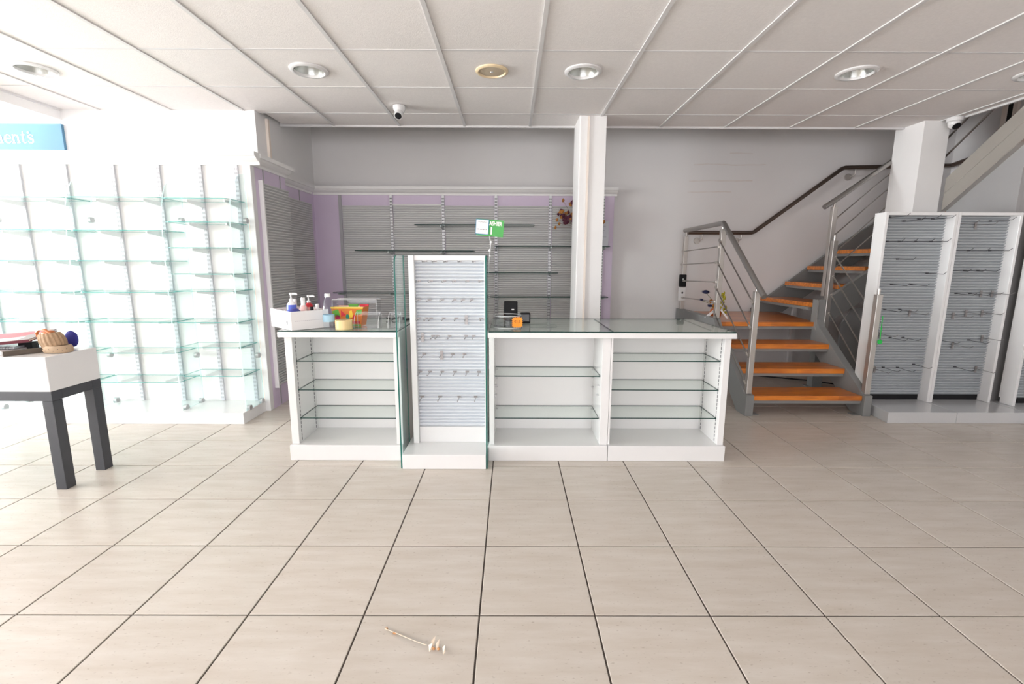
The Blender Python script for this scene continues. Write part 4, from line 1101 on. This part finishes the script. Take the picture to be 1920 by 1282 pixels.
# ================================================================== TABLE ON THE LEFT
t = thing('display_table', 'white box-topped table on black square legs at the left edge', 'table', (-2.9, 2.45, 0))
MB().bbox(-3.75, -2.35, 2.31, 2.605, .535, .715, .003).build('top_box', 'white_laminate', t)
for x in (-3.75, -2.405):
    for y in (2.312, 2.548): MB().bbox(x, x+.055, y, y+.055, 0, .4845, .002).build('leg', 'table_black', t)
MB().bbox(-3.75, -2.35, 2.312, 2.367, .485, .5345, .002).build('apron_rail', 'table_black', t)
MB().bbox(-3.75, -2.35, 2.548, 2.603, .485, .5345, .002).build('apron_rail', 'table_black', t)
for x in (-3.75, -2.405): MB().bbox(x, x+.055, 2.3675, 2.5475, .485, .5345, .002).build('apron_rail', 'table_black', t)
ZD = .716
mat('maroon', rgb(96, 24, 44), .45); mat('red_print', rgb(226, 80, 96), .4, var=.2, scale=10); mat('grey_print', rgb(150, 140, 140), .4, var=.15, scale=8); mat('straw', rgb(158, 130, 102), .85, var=.2, scale=60, bump=.6, bscale=120)
mat('copper', rgb(190, 110, 60), .35, var=.2); mat('navy_cloth', rgb(44, 44, 130), .8); mat('plank_brown', rgb(92, 82, 72), .6, var=.2); mat('pale_page', rgb(225, 220, 220), .6); mat('cloth_dots', rgb(176, 152, 126), .85, var=.05)
mat('silver_foil', (.7, .72, .75), .25, metal=.6)
def tf(x, y, z, rz=0, rx=0, ry=0):
    return Matrix.Translation((x, y, z)) @ Matrix.Rotation(rz, 4, 'Z') @ Matrix.Rotation(ry, 4, 'Y') @ Matrix.Rotation(rx, 4, 'X')
# stack below the magazine
b = MB(); b.T = tf(-2.72, 2.43, ZD, .1); b.bbox(-.10, .10, -.08, .09, 0, .018, .002)
place(b.build('notebook', 'pale_page', None, label='pale flat notebook lying at the front of the black-legged table', cat='notebook'), (-2.72, 2.43, ZD))
t2 = thing('spiral_notebook', 'grey spiral-bound notebook under the dark red folder', 'notebook', (-2.72, 2.47, ZD+.0185))
b = MB(); b.T = tf(-2.72, 2.46, ZD+.0185, .1); b.bbox(-.11, .09, -.04, .10, 0, .012, .002); b.build('cover', 'silver_foil', t2)
b = MB(); b.T = tf(-2.72, 2.46, ZD+.0185, .1)
for i in range(14): b.tube([(-.1+.0135*i, -.045+.008*math.cos(q), .007+.008*math.sin(q)) for q in [2*math.pi*j/8 for j in range(9)]], .0012, 4)
b.build('spiral', 'hook_dark', t2, kind='stuff')
b = MB(); b.T = tf(-2.535, 2.40, ZD, .95); b.bbox(-.085, .085, -.016, .016, 0, .024, .002)
place(b.build('wooden_bar', 'plank_brown', None, label='dark brown bar lying in front of the woven bag', cat='bar'), (-2.50, 2.42, ZD))
q = MB(); q.lathe([(.022, ZD), (.024, ZD+.003), (.024, ZD+.038), (.018, ZD+.042)], 18, (-2.575, 2.53, 0)); 
place(q.build('glass_jar', 'bottle_plastic', None, True, label='small clear jar under the corner of the red folder', cat='jar'), (-2.575, 2.53, ZD))
b = MB(); b.T = tf(-2.64, 2.52, ZD, .3); b.bbox(-.03, .03, -.03, .03, 0, .042, .003)
place(b.build('black_case', 'black_plastic', None, label='small black case propping up the red folder', cat='case'), (-2.64, 2.52, ZD))
t2 = thing('folder', 'dark red folder with a printed cover tilted on the table clutter', 'folder', (-2.72, 2.50, ZD+.055))
Tm = tf(-2.70, 2.475, ZD+.058, .22, math.radians(7), math.radians(-5))
def fb(nm, m, *a):
    b = MB(); b.T = Tm; b.box(*a); return b.build(nm, m, t2)
fb('lower_cover', 'maroon', -.18, .16, -.10, .12, 0, .004); fb('pages', 'pale_page', -.178, .158, -.098, .118, .0042, .012); fb('upper_cover', 'grey_print', -.18, .16, -.10, .12, .0122, .015)
b = MB(); b.T = Tm; b.prism([(-.14, .0), (.06, -.02), (.12, .08), (-.10, .11)], 'z', .0151, .0154); b.build('red_cover_patch', 'red_print', t2)
b = MB(); b.T = Tm; b.prism([(-.16, -.09), (.10, -.09), (.10, -.02), (-.14, -.01)], 'z', .0151, .0153); b.build('white_cover_patch', 'pale_page', t2)
fb('spine', 'maroon', -.18, .16, -.103, -.0985, 0, .015)
# woven bag, slumped to the left
BT = tf(-2.425, 2.455, ZD+.012, -.2, 0, -.16)
t2 = thing('woven_bag', 'small woven straw bag with copper handle at the table corner', 'bag', (-2.43, 2.44, ZD))
b = MB(); b.T = BT
ring = []; n = 72
prof = [(.02, .060, .044), (.045, .066, .047), (.070, .064, .044), (.092, .054, .036)]
for h, a_, c_ in prof:
    for j in range(n):
        q = 2*math.pi*j/n; k_ = 1+(.045 if j % 4 < 2 else 0)
        ring.append((a_*k_*math.cos(q)-.25*h, c_*k_*math.sin(q), h))
b.add(ring, [(i*n+j, i*n+(j+1) % n, (i+1)*n+(j+1) % n, (i+1)*n+j) for i in range(3) for j in range(n)]+[list(range(n))[::-1], list(range(3*n, 4*n))])
b.build('body', 'straw', t2)
b = MB(); b.lathe([(.001, .0), (.070, .0), (.075, .010), (.073, .026), (.066, .036), (.001, .036)], 28)
b.v = [tuple(tf(-2.418, 2.455, ZD+.001, -.2) @ Vector((x, y*.72, z))) for x, y, z in b.v]
bo = b.build('patterned_base', 'cloth_dots', t2, True)
b = MB(); b.T = tf(-2.418, 2.455, ZD+.001, -.2)
for i in range(10):
    q = -2.9+i*.3; b.blob((.0745*math.cos(q), .0535*math.sin(q), .012+.009*(i % 2)), .0022, n=1)
b.build('dots', 'plank_brown', bo, kind='stuff')
b = MB(); b.T = BT
b.tube([(-.075, -.02, .082), (-.068, -.024, .105), (-.04, -.026, .118), (-.005, -.024, .112), (.018, -.02, .086)], [.006, .007, .007, .007, .006], 8); b.build('handle', 'copper', t2, True)
b = MB(); b.T = BT; b.blob((-.03, .0, .094), (.042, .026, .016), n=2); b.build('copper_lining', 'copper', t2, True)
q = MB().blob((-2.462, 2.585, ZD+.048), (.036, .022, .048), n=2, jit=.05)
place(q.build('navy_pouch', 'navy_cloth', None, True, label='navy cloth pouch behind the woven bag', cat='pouch'), (-2.462, 2.585, ZD))

# ------------------------------------------------------------------ scrap of clear wrapping on the floor
mat('scrap_orange', rgb(205, 150, 100), .6, var=.3, scale=60); mat('scrap_cream', rgb(240, 225, 205), .5)
t = thing('plastic_scrap', 'crumpled strip of clear plastic wrapping on the floor tiles', 'litter', (-.30, 1.30, 0))
pa = [(-.415, 1.355), (-.37, 1.335), (-.335, 1.318), (-.30, 1.302), (-.265, 1.288), (-.235, 1.275), (-.20, 1.262)]
b = MB(); v = []
r6 = random.Random(6)
for i, (x, y) in enumerate(pa):
    w = .011+.008*r6.random()
    v += [(x-w*.4, y-w, .002+.003*r6.random()), (x, y, .006+.006*r6.random()), (x+w*.4, y+w, .002+.002*r6.random())]
b.add(v, [(3*i+k, 3*i+k+1, 3*i+k+4, 3*i+k+3) for i in range(len(pa)-1) for k in (0, 1)])
b.build('strip', 'acrylic', t)
b = MB(); b.tube([(x+.004, y, .007) for x, y in pa[:5]], .0012, 4); b.build('fold', 'scrap_cream', t)
for c in ((-.405, 1.357), (-.375, 1.338), (-.248, 1.284), (-.238, 1.277), (-.222, 1.276)):
    MB().blob((c[0], c[1], .005), (.006, .004, .004), n=1, jit=.3).build('orange_bit', 'scrap_orange', t)
for (x, y, dx_, dy_) in ((-.245, 1.29, .014, .018), (-.228, 1.28, .01, .016), (-.25, 1.275, .015, .006), (-.205, 1.266, .006, .006)):
    MB().add([(x, y-.008, .002), (x+.006, y, .003), (x+dx_*.6, y+dy_, .022), (x-.004, y+.004, .016)], [(0, 1, 2, 3)]).build('cream_tab', 'scrap_cream', t)
